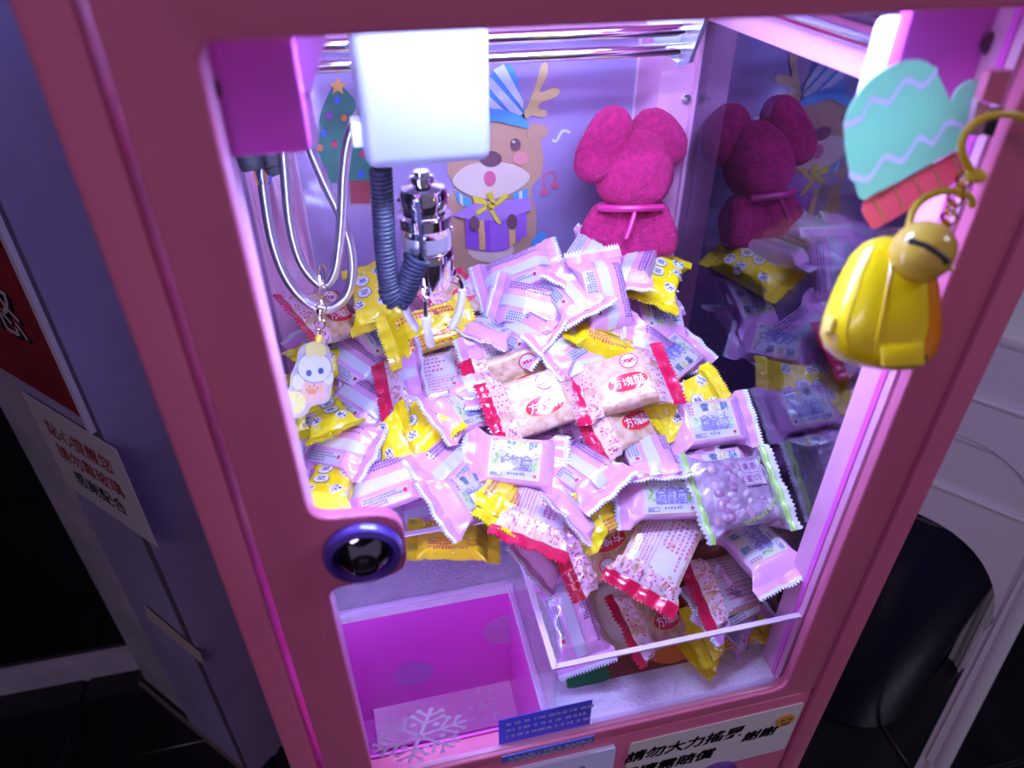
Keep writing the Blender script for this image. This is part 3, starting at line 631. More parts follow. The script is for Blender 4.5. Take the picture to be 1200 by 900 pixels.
Y_FILM = wrapm('yellow wrapper film', (0.94, 0.78, 0.008)); Y_SEAL = wrapm('yellow seal', (0.90, 0.74, 0.01)); WDOT = wrapm('white dot print', (0.90, 0.88, 0.82), bump=0); COW = wrapm('navy spot ink', (0.06, 0.07, 0.22), bump=0)
R_FILM = wrapm('biscuit under clear film', (0.80, 0.58, 0.40), color2=(0.58, 0.32, 0.18), noise_scale=110, bump=.35, bump_scale=130); R_SEAL = wrapm('red seal', (0.64, 0.008, 0.06)); BAND = wrapm('pale pink band', (0.88, 0.62, 0.74), bump=.15); RWHITE = wrapm('milky back film', (0.70, 0.66, 0.76), bump=.25)
G_FILM = wrapm('clear bag over dried fruit', (0.46, 0.34, 0.46), color2=(0.24, 0.14, 0.24), noise_scale=70, bump=.6, bump_scale=70); G_SEAL = wrapm('green striped seal', (0.40, 0.75, 0.12)); G_CLEAR = wrapm('milky seal', (0.72, 0.74, 0.72))

class Pack:
    def __init__(s, L, Wd, H, seal, bl, seed):
        s.L, s.Wd, s.H, s.seal, s.bl, s.seed = L, Wd, H, seal, bl, seed; s.lb = L / 2 - seal
        r = random.Random(seed); s.ph = [r.uniform(0, 6.28) for _ in range(6)]; s.bend = [r.uniform(-1, 1) for _ in range(4)]
    def prof(s, x):
        e = min(1, abs(x) / s.lb); e0 = s.bl / s.lb
        g = 1.0 if e <= e0 else max(0.0, 1 - ((e - e0) / (1 - e0)) ** 1.35)
        ws = s.Wd / 2; wb = s.Wd / 2 - s.H * .42
        return g, wb + (ws - wb) * (1 - g), s.H / 2 * g + .0006, 2.2 + 3.6 * g
    def disp(s, x, y, side):
        g = s.prof(x)[0]; k = 0 if side > 0 else 3; sx = 1 if x > 0 else -1
        wr = (1 - g) * .0009 * sin(y * 330 + s.ph[k] + sx) + 4 * g * (1 - g) * .0014 * sin(y * 620 + s.ph[k + 1] + sx * 2)
        dent = noise.noise(Vector((x * 55 + s.seed * 3.1, y * 55, side * 2.0))) * .0013 * g
        b = s.bend[0 if sx > 0 else 1] * .006 * max(0, abs(x) / s.lb - .6) ** 2 * 4
        return wr * (1 if g > .02 else .8) + dent * side + b
    def top(s, x, y):
        g, w, h, n = s.prof(x); v = min(.999, abs(y) / w); return h * (1 - v ** n) ** (1 / n)
    def D(s, x, y, side, off=.0004):          # point of the skin; on the back the print is read after turning the pack over
        yy = y if side > 0 else -y
        return Vector((x, yy, side * (s.top(x, yy) + off) + s.disp(x, yy, side)))
    def body(s):
        NR, NC = 36, 30; mb = MB(); vs_ = []; fs = []
        for i in range(NR + 1):
            f = -1 + 2 * i / NR; x = s.lb * math.copysign(abs(f) ** .85, f); g, w, h, n = s.prof(x)
            for k in range(NC):
                a = 2 * pi * (k + .5) / NC; ca, sa = cos(a), sin(a); y = w * math.copysign(abs(ca) ** (2 / n), ca); z = h * math.copysign(abs(sa) ** (2 / n), sa)
                vs_.append(Vector((x, y, z + s.disp(x, y, 1 if sa > 0 else -1))))
        for i in range(NR):
            for k in range(NC): fs.append((i * NC + k, i * NC + (k + 1) % NC, (i + 1) * NC + (k + 1) % NC, (i + 1) * NC + k))
        return mb.add(vs_, fs)
    def sealz(s, sx, y, f):
        b = s.bend[0 if sx > 0 else 1]; d = s.disp(sx * s.lb, y, 1)
        return d + f * (b * .004 + .0011 * sin(y * 150 + s.ph[2] + sx))
    def seal_mesh(s, sx, f0, f1, teeth, off=0.0):
        N = 80; M_ = 6; mb = MB(); ws = s.Wd / 2; rows = []
        for j in range(M_ + 1):
            row = []
            for i in range(N + 1):
                y = -ws + 2 * ws * i / N; f = f0 + (f1 - f0) * j / M_; tooth = 0
                if teeth and j == M_: tooth = .0030 * (0, .5, 1, .5)[i % 4]
                x = sx * (s.lb + s.seal * f + tooth); row.append(Vector((x, y, s.sealz(sx, y, f) + .0004 * sin(f * 26))))
            rows.append(row)
        th = .0005 + off; vs_ = [q + Vector((0, 0, th)) for r in rows for q in r] + [q - Vector((0, 0, th)) for r in rows for q in r]; n_ = (N + 1) * (M_ + 1); fs = []
        for j in range(M_):
            for i in range(N):
                a = j * (N + 1) + i; q = (a, a + 1, a + N + 2, a + N + 1); fs += [q, tuple(n_ + t for t in reversed(q))]
        for i in range(N):
            a = M_ * (N + 1) + i; fs.append((a, a + 1, n_ + a + 1, n_ + a))
        for j in range(M_):
            for i in (0, N): a = j * (N + 1) + i; fs.append((a, a + N + 1, n_ + a + N + 1, n_ + a))
        return mb.add(vs_, fs)
    # prints that follow the skin
    def patch(s, mb, x0, x1, y0, y1, side, off=.0004, nx=10, ny=8):
        vs_ = [s.D(x0 + (x1 - x0) * i / nx, y0 + (y1 - y0) * j / ny, side, off) for j in range(ny + 1) for i in range(nx + 1)]
        return mb.add(vs_, [(j * (nx + 1) + i, j * (nx + 1) + i + 1, (j + 1) * (nx + 1) + i + 1, (j + 1) * (nx + 1) + i) for j in range(ny) for i in range(nx)])
    def disc(s, mb, cx_, cy_, rx, ry, side, off=.0005, n=18, rings=2, rot=0.0):
        vs_ = [s.D(cx_, cy_, side, off)]; fs = []; c, s_ = cos(rot), sin(rot)
        for r in range(1, rings + 1):
            for k in range(n):
                a = 2 * pi * k / n; u, v = rx * cos(a) * r / rings, ry * sin(a) * r / rings; vs_.append(s.D(cx_ + u * c - v * s_, cy_ + u * s_ + v * c, side, off))
        for k in range(n): fs.append((0, 1 + k, 1 + (k + 1) % n))
        for r in range(rings - 1):
            for k in range(n): a = 1 + r * n; fs.append((a + k, a + n + k, a + n + (k + 1) % n, a + (k + 1) % n))
        return mb.add(vs_, fs)
    def text(s, mb, str_, cx_, cy_, h, side, off=.0008, rot=0.0, bold=.02):
        c, s_ = cos(rot), sin(rot); return put2d(mb, text2d(str_, bold), lambda a, b: s.D(cx_ + h * (a * c - b * s_), cy_ + h * (a * s_ + b * c), side, off))
    def line(s, mb, p, q, w, side, off=.0008, n=3):
        p, q = Vector(p), Vector(q); d = (q - p); t = d.normalized() if d.length else Vector((1, 0)); nn = Vector((-t.y, t.x)) * w / 2; vs_ = []
        for i in range(n + 1): m_ = p + d * i / n; a = m_ + nn; b = m_ - nn; vs_ += [s.D(a.x, a.y, side, off), s.D(b.x, b.y, side, off)]
        return mb.add(vs_, [(2 * i, 2 * i + 1, 2 * i + 3, 2 * i + 2) for i in range(n)])
    def marks(s, mb, x0, x1, y0, y1, rows, side, rnd, off=.0008, fill=.8):
        """rows of small type too fine to read"""
        hh = (y1 - y0) / rows
        for r in range(rows):
            x = x0; xe = x1 - (x1 - x0) * rnd.choice((0, 0, .15, .4)); y = y1 - hh * (r + .5)
            while x < xe:
                w = rnd.uniform(.55, .75) * hh; g = hh * .13
                for q in range(rnd.choice((2, 3))): v_ = y + hh * (.32 - .3 * q) * fill; s.line(mb, (x, v_), (x + w, v_), g * 1.2, side, off, 1)
                u_ = x + w * rnd.uniform(.2, .8); s.line(mb, (u_, y - hh * .38 * fill), (u_, y + hh * .40 * fill), g * 1.3, side, off, 1); x += w + hh * .28
        return mb

def P_pack(seed):
    p = Pack(.098, .062, .020, .0115, .0245, seed); r = random.Random(seed * 7 + 1)
    root = p.body().build('wrapped_candy', P_FILM)
    for sx in (-1, 1):
        p.seal_mesh(sx, 0, .72, False).build('seal', P_SEAL, root); p.seal_mesh(sx, .72, 1.0, True).build('seal_edge', P_EDGE, root)
    p.patch(MB(), -.0235, .0235, -.0185, .0215, 1, .0004).build('front_label', LABEL, root)
    mb = MB()
    for a, b in (((-.0235, -.0185), (.0235, -.0185)), ((.0235, -.0185), (.0235, .0215)), ((-.0235, .0215), (-.0235, -.0185))): p.line(mb, a, b, .0008, 1, .0006, 8)
    mb.build('label_border', GOLDL, root)
    mb = MB(); p.text(mb, '雪', -.0045, .0138, .0095, 1, .0011); p.text(mb, '酥', .0165, .0135, .0095, 1, .0011); mb.build('lettering', TEAL, root)
    p.text(MB(), '花', .0060, .0140, .0095, 1, .0011).build('flower_letter', YINK, root)
    mb = MB()                                           # ink sketch of houses
    for k in range(3):
        x0 = -.012 + k * .0095; w = .0085; b = -.010; t = -.001 + r.uniform(-.001, .003)
        for a, q in (((x0, b), (x0, t)), ((x0 + w, b), (x0 + w, t)), ((x0, b), (x0 + w, b)), ((x0 - .001, t), (x0 + w / 2, t + .004)), ((x0 + w / 2, t + .004), (x0 + w + .001, t)), ((x0, t), (x0 + w, t))): p.line(mb, a, q, .0009, 1, .0009)
        for j in range(14): xx = x0 + r.uniform(.001, w - .001); p.line(mb, (xx, b), (xx + r.uniform(-.002, .002), r.uniform(b, t)), .0006, 1, .0009)
        for j in range(8): yy = r.uniform(b, t); p.line(mb, (x0, yy), (x0 + r.uniform(.3, 1) * w, yy), .0006, 1, .0009)
    for j in range(60): a = (r.uniform(-.016, .02), r.uniform(-.012, .007)); p.line(mb, a, (a[0] + r.uniform(-.003, .003), a[1] + r.uniform(-.002, .002)), .0007, 1, .0009)
    mb.build('ink_sketch', SKETCH, root)
    mb = MB()
    for (a, b, rt) in ((.019, -.004, .7), (.0175, -.007, -.4), (-.0165, .002, 2.2), (-.018, -.003, 1.0), (-.014, -.006, .2)): p.disc(mb, a, b, .0032, .0016, 1, .0009, 10, 1, rt)
    mb.build('leaf_print', LEAF, root)
    mb = MB()
    for j in range(4): p.marks(mb, -.0215, -.0185, .006 + j * .0032, .009 + j * .0032, 1, 1, r)
    p.disc(mb, .0195, -.0145, .0018, .0018, 1, .0009, 5, 1); mb.build('red_print', REDI, root)
    mb = MB(); p.marks(mb, -.006, .012, -.0155, -.0125, 1, 1, r)
    for a, b in (((-.021, -.0165), (-.011, -.0165)), ((-.011, -.0165), (-.011, -.013)), ((-.011, -.013), (-.021, -.013)), ((-.021, -.013), (-.021, -.0165))): p.line(mb, a, b, .0005, 1)
    p.marks(mb, -.0202, -.0118, -.0162, -.0134, 1, 1, r); mb.build('small_print', DARKI, root)
    # back: centre seam and an ingredients box
    sm = p.patch(MB(), -p.lb * .97, p.lb * .97, -.006, .006, -1, .0011, 24, 3).build('back_seam', SEAM, root)
    p.patch(MB(), -.026, .022, -.0215, -.010, -1, .0005, 14, 4).build('info_panel', LABEL, root)
    mb = MB(); p.marks(mb, -.0245, .014, -.0210, -.0105, 4, -1, r); p.marks(mb, -.030, .028, .0125, .0215, 3, -1, r); mb.build('info_print', DARKI, root)
    mb = MB(); p.disc(mb, .0185, -.014, .0022, .0022, -1, .0009, 12, 1); mb.build('red_stamp', REDI, root)
    return root
def Y_pack(seed):
    p = Pack(.096, .060, .022, .011, .0235, seed); r = random.Random(seed * 5 + 2)
    root = p.body().build('wrapped_candy', Y_FILM)
    for sx in (-1, 1): p.seal_mesh(sx, 0, 1, True).build('seal', Y_SEAL, root)
    for side in (1, -1):
        mb = MB()
        for k in range(26): p.disc(mb, r.uniform(-.034, .034), r.uniform(-.024, .024), .0011, .0011, side, .0005, 8, 1)
        mb.build('polka_dots', WDOT, root)
    for cx_, cy_, rx in ((-.021, .013, .0062), (-.006, .016, .0062), (.021, .012, .0060), (.019, -.014, .0055), (-.026, -.012, .005)):
        d = p.disc(MB(), cx_, cy_, rx, rx * 1.1, 1, .0007, 20, 2).build('spotted_disc', WDOT, root); mb = MB()
        for k in range(16):
            a, q = r.uniform(0, 6.28), sqrt(r.random()) * rx * .8; p.disc(mb, cx_ + q * cos(a), cy_ + q * sin(a), r.uniform(.0006, .0014), r.uniform(.0004, .0009), 1, .0011, 7, 1, r.uniform(0, 3))
        mb.build('disc_spots', COW, d)
    for cx_, ch in ((-.012, '果'), (.004, '酥')):
        d = p.disc(MB(), cx_, -.006, .0074, .0078, 1, .0007, 24, 2).build('letter_ring', COW, root); p.disc(MB(), cx_, -.006, .0068, .0072, 1, .0011, 24, 2).build('letter_disc', WDOT, d); p.text(MB(), ch, cx_, -.006, .0085, 1, .0015).build('lettering', COW, d)
    p.text(MB(), 'The Square Cake', .0, -.0195, .0034, 1, .0009, 0, 0).build('small_lettering', COW, root)
    p.patch(MB(), -p.lb * .97, p.lb * .97, -.004, .005, -1, .0013, 24, 3).build('back_seam', Y_SEAL, root)
    mb = MB(); p.marks(mb, -.026, .014, -.021, -.008, 4, -1, r); p.marks(mb, -.030, .026, .008, .016, 2, -1, r)
    for k in range(16):
        a0, a1 = 2 * pi * k / 16, 2 * pi * (k + 1) / 16; p.line(mb, (.021 + .006 * cos(a0), -.014 + .0036 * sin(a0)), (.021 + .006 * cos(a1), -.014 + .0036 * sin(a1)), .0007, -1, .0008, 1)
    mb.build('red_print', REDI, root)
    return root
def R_pack(seed):
    p = Pack(.104, .072, .019, .0115, .0255, seed); r = random.Random(seed * 11 + 3)
    root = p.body().build('wrapped_candy', R_FILM)
    for sx in (-1, 1):
        p.seal_mesh(sx, 0, 1, True).build('seal', R_SEAL, root)
        for side in (1, -1):
            x0, x1 = sorted((sx * .0275, sx * (p.lb - .0002))); b = p.patch(MB(), x0, x1, -.0312, .0312, side, .0004, 6, 16).build('sprinkle_band', BAND, root); mb = MB()
            for k in range(60):
                a = (r.uniform(x0 + .001, x1 - .001), r.uniform(-.029, .029)); t = r.uniform(0, 3.14); l = .0022; p.line(mb, a, (a[0] + l * cos(t), a[1] + l * sin(t)), .0008, side, .0008, 1)
            mb.build('sprinkles', REDI, b)
    ov = p.disc(MB(), .004, -.006, .0205, .0105, 1, .0006, 32, 3).build('oval_rim', GOLDL, root); p.disc(MB(), .004, -.006, .0195, .0097, 1, .0010, 32, 3).build('red_oval', wrapm('red oval print', (.72, .03, .06), bump=.05), ov)
    p.text(MB(), '方塊酥', .004, -.006, .0112, 1, .0015, .0, .03).build('lettering', wrapm('white ink', (.95, .93, .95), bump=0), ov)
    lg = p.disc(MB(), .012, .0165, .0092, .0086, 1, .0006, 28, 2).build('round_logo', REDI, root); p.disc(MB(), .012, .0165, .0080, .0075, 1, .0010, 28, 2).build('logo_field', LABEL, lg)
    p.patch(MB(), .0055, .0185, .0140, .0185, 1, .0013, 6, 3).build('logo_bar', REDI, lg); mb = MB()
    for dx in (-.0034, .0034):
        for k in range(12):
            a0, a1 = 2 * pi * k / 14 + .9 + (pi if dx > 0 else 0) - .0, 2 * pi * (k + 1) / 14 + .9 + (pi if dx > 0 else 0); p.line(mb, (.012 + dx + .0022 * cos(a0), .0168 + .0022 * sin(a0)), (.012 + dx + .0022 * cos(a1), .0168 + .0022 * sin(a1)), .0011, 1, .0017, 1)
    mb.build('logo_rings', LABEL, lg)
    p.patch(MB(), -.0275, .0275, -.0275, .0275, -1, .0004, 10, 12).build('back_panel', RWHITE, root)
    mb = MB(); p.marks(mb, -.025, .020, -.002, .025, 6, -1, r, fill=.6); p.marks(mb, -.024, .024, -.025, -.006, 6, -1, r, fill=.55); p.line(mb, (-.027, -.004), (.027, -.004), .0005, -1, .0008, 8)
    mb.build('red_print', wrapm('rose print ink', (.72, .16, .28), bump=0), root)
    return root
def G_pack(seed):
    p = Pack(.108, .086, .026, .010, .028, seed); r = random.Random(seed)
    root = p.body().build('wrapped_candy', G_FILM)
    for sx in (-1, 1):
        p.seal_mesh(sx, 0, 1, True).build('seal', G_CLEAR, root); p.seal_mesh(sx, .05, .6, False, .0004).build('green_stripe', G_SEAL, root)
    for k in range(46):        # dried pieces pressing against the film
        x, y = r.uniform(-.030, .030), r.uniform(-.026, .026); q = p.D(x, y, 1, -.003); mb = MB(); mb.ball(q, (r.uniform(.005, .009), r.uniform(.004, .006), .0042), Matrix.Rotation(r.uniform(0, 3), 3, 'Z'), 10, 6)
        mb.build('dried_piece', [mat('dried mauve', (.48, .30, .44), .3, coat=.6), mat('dried plum', (.34, .18, .30), .3, coat=.6), mat('dried pale', (.52, .42, .50), .3, coat=.6)][k % 3], root)
    lb = p.patch(MB(), .002, .026, .002, .026, 1, .0022, 8, 8).build('stamp_label', wrapm('milky label', (.74, .68, .80), bump=.05), root); mb = MB()
    for a, b in (((.003, .003), (.021, .003)), ((.021, .003), (.021, .025)), ((.021, .025), (.003, .025)), ((.003, .025), (.003, .003)), ((.012, .003), (.012, .025)), ((.003, .014), (.021, .014))): p.line(mb, a, b, .0006, 1, .0027, 4)
    for ch, x, y in (('果', .0075, .0195), ('原', .0165, .0195), ('蜜', .0075, .0085), ('切', .0165, .0085)): p.text(mb, ch, x, y, .0080, 1, .0027)
    p.text(mb, 'SNACK', .0238, .014, .0040, 1, .0027, -pi / 2, 0); mb.build('lettering', wrapm('plum ink', (.30, .05, .25), bump=0), lb)
    mb = MB()
    for k in range(9): p.disc(mb, -.012 + .005 * k, -.030 + .0006 * k * k * .4, .003, .0015, 1, .0018, 8, 1, k)
    mb.build('leaf_print', LEAF, root)
    return root
PROTO = {}
for k, fn in (('P', P_pack), ('Y', Y_pack), ('R', R_pack)):
    for v in range(3): PROTO[k, v] = [fn(v + 1), False]
PROTO['G', 0] = [G_pack(4), False]
LEN = {'P': .098, 'Y': .096, 'R': .104, 'G': .108}; WID = {'P': .062, 'Y': .060, 'R': .072, 'G': .086}; THK = {'P': .020, 'Y': .022, 'R': .019, 'G': .026}

def sm(a, b, x): t = max(0, min(1, (x - a) / (b - a))); return t * t * (3 - 2 * t)
def pile(x, y):
    """top of the heap (modelling units)"""
    z = -1.62 + .345 * (max(y, 1.06) - 1.06)
    z -= .30 * (1 - sm(1.18, 1.50, y)) * (1 - sm(.80, 1.05, x))
    z -= .10 * (1 - sm(-.05, .15, x))
    z += .16 * math.exp(-((x - .68) / .22) ** 2 - ((y - 2.08) / .22) ** 2)
    return z
def on_pile(px, py, low=0.0):
    d = ray(px, py); t = 1.0
    for _ in range(400):
        P = d * t
        if P.z < pile(P.x, P.y) - low or P.y > 2.2: break
        t += .006
    return d * t
OCC = {}           # nearest candy skin so far, by sight-line cell
CELL = 7.0
def cells(M4, ty):
    L, w, h = LEN[ty] / 2, WID[ty] / 2, THK[ty] / 2; out = []
    for i in range(-7, 8):
        for j in range(-4, 5):
            x, y = L * i / 7.5, w * j / 4.5; hh = h * (1 if abs(i) <= 4 else .25); q = M4 @ Vector((x, y, 0)) - Vector((0, 0, EYE)); d = q.dot(_F)
            if d > .01: out.append(((int((q.dot(_R) / d * FPX) // CELL), int((q.dot(_U) / d * FPX) // CELL)), d, hh))
    return out
USED = {}
NCAND = [0]
def candy(ty, ax_, ay_, bx_, by_, label, face='F', roll=0.0, layer=1, tilt=None, y=None, low=0.05, group=None, v=None, lift=0.0, strict=.6, cap=.032, build=True):
    """wrapped candy whose two sealed ends are seen at (ax, ay) and (bx, by); it rests on the heap"""
    mx, my = (ax_ + bx_) / 2, (ay_ + by_) / 2
    C_ = on_pile(mx, my, low) if y is None else at(mx, my, y)
    e = .04; nx = -(pile(C_.x + e, C_.y) - pile(C_.x - e, C_.y)) / (2 * e); ny = -(pile(C_.x, C_.y + e) - pile(C_.x, C_.y - e)) / (2 * e)
    n0 = Vector((max(-.4, min(.4, nx)), max(-.5, min(.4, ny)), 1)).normalized()
    da, db = ray(ax_, ay_), ray(bx_, by_); dc = ray(mx, my); L = LEN[ty] / S
    ta = C_.dot(n0) / da.dot(n0); tb = C_.dot(n0) / db.dot(n0); tc = C_.length / dc.length
    ta = max(.75 * tc, min(1.3 * tc, ta)); tb = max(.75 * tc, min(1.3 * tc, tb))
    ln = (db * tb - da * ta).length
    if tilt is not None or ln > 1.12 * L or ln < .86 * L:
        best = None
        for k in range(-60, 61):
            s_ = k * .006; q = (db * (tc - s_) - da * (tc + s_)); err = abs(q.length - L)
            if tilt is not None and tilt * s_ < 0: continue           # tilt > 0: far end is a
            dev = abs((tc + s_) - ta) * .3 if tilt is None else 0
            if best is None or err + dev < best[0]: best = (err + dev, s_)
        ta, tb = tc + best[1], tc - best[1]
    u = (db * tb - da * ta).normalized()
    view = -(C_.normalized())
    n = (n0 * .55 + view * .45); n = (n - u * n.dot(u)).normalized()
    n = Matrix.Rotation(radians(roll), 3, u) @ n
    yv = n.cross(u)
    if face == 'B': n, yv = -n, -yv
    R3 = Matrix((u, yv, n)).transposed()
    pos = W(*C_)
    vdir = (Vector((0, 0, EYE)) - pos).normalized()
    M4 = Matrix.Translation(pos) @ R3.to_4x4()
    need = []
    for c_, d, hh in cells(M4, ty):
        if c_ in OCC: need.append(d + hh * strict - OCC[c_])
    if need:
        need.sort(); sh = need[int(len(need) * .9)] if len(need) > 4 else need[-1]
        sh = max(0, min(cap, sh)); pos = pos + vdir * sh
    pos = pos + vdir * lift
    M4 = Matrix.Translation(pos) @ R3.to_4x4(); cs_ = [(M4 @ Vector((i * LEN[ty] * .5, j * WID[ty] * .5, k * THK[ty] * .5))) / S for i in (-1, -.5, .5, 1) for j in (-1, 1) for k in (-1, 1)]
    x0, x1 = min(q.x for q in cs_), max(q.x for q in cs_); y0, y1 = min(q.y for q in cs_), max(q.y for q in cs_)    # keep the pack inside the glass box
    pos.x += S * (max(0, XL + .008 - x0) - max(0, x1 - XR + .008)); pos.y += S * (max(0, 1.068 - y0) - max(0, y1 - YB + .0))
    M4 = Matrix.Translation(pos) @ R3.to_4x4()
    for c_, d, hh in cells(M4, ty): OCC[c_] = min(OCC.get(c_, 9), d - hh * strict)
    vv = v if v is not None else NCAND[0] % 3
    if ty == 'G': vv = 0
    NCAND[0] += 1; pr = PROTO[ty, vv]
    if not build: return None
    o = pr[0] if not pr[1] else copy_tree(pr[0]); pr[1] = True
    o.matrix_basis = M4
    tag(o, label, 'candy', group or {'P': 'pink wrapped candies in the heap', 'Y': 'yellow wrapped candies in the heap', 'R': 'red sealed biscuit candies in the heap', 'G': None}[ty]); return o

# buried layer that fills the gaps below the visible candies
random.seed(21)
BURIED = []; B_HIDDEN = (1, 4, 5, 6, 7, 8, 11, 12, 14, 16, 17, 22, 23, 25, 27, 28, 29, 30, 36, 2, 10, 18, 19, 20, 24, 31, 33, 34)     # wholly covered: only their room is kept
B_LABEL = {0: 'pink candy sliver at the left window edge under the seam pack', 3: 'pink candy end between the left glass and the kitten charm', 9: 'pink candy scrap just below the frosted claw tips', 13: 'pink candy scrap behind the chrome claw', 15: 'shaded pink candy in the gap under the central upright oval',
  21: 'shaded pink candy in the gap under the tilted oval', 26: 'pink candy scrap under the striped pack beside the green striped bag', 32: 'pink candy end behind the bag of dried fruit',
  35: 'pink candy scrap at the right pane above the spotted yellow pack', 37: 'pink candy scrap left of the yellow pack at the plush toy'}
GL = {'P': ('pink wrapped candy buried among the others in the heap', 'buried pink candies'), 'Y': ('yellow wrapped candy buried among the others in the heap', 'buried yellow candies'), 'R': ('red sealed biscuit candy buried among the others in the heap', 'buried red candies')}
for i in range(8):
    for j in range(7):
        x = -.22 + i * .182 + random.uniform(-.05, .05); yy = 1.32 + j * .158 + random.uniform(-.04, .04)
        if x < .42 and yy < 1.78: continue
        if yy < 1.42: continue
        x = max(-.19, min(1.03, x)); yy = min(yy, 2.25)
        P = Vector((x, yy, pile(x, yy) - .10)); d = P.dot(_F); px, py = 600 + FPX * P.dot(_R) / d, 450 - FPX * P.dot(_U) / d
        a = random.uniform(0, 2 * pi); ty = random.choice('PPPYPR'); l = LEN[ty] / S / d * FPX / 2
        nb = len(BURIED); BURIED.append(nb)
        BURIED[nb] = candy(ty, px - l * cos(a), py - l * sin(a) * .8, px + l * cos(a), py + l * sin(a) * .8, B_LABEL.get(nb, GL[ty][0]), random.choice('FB'), random.uniform(-18, 18), low=.13, group=GL[ty][1], build=nb not in B_HIDDEN)
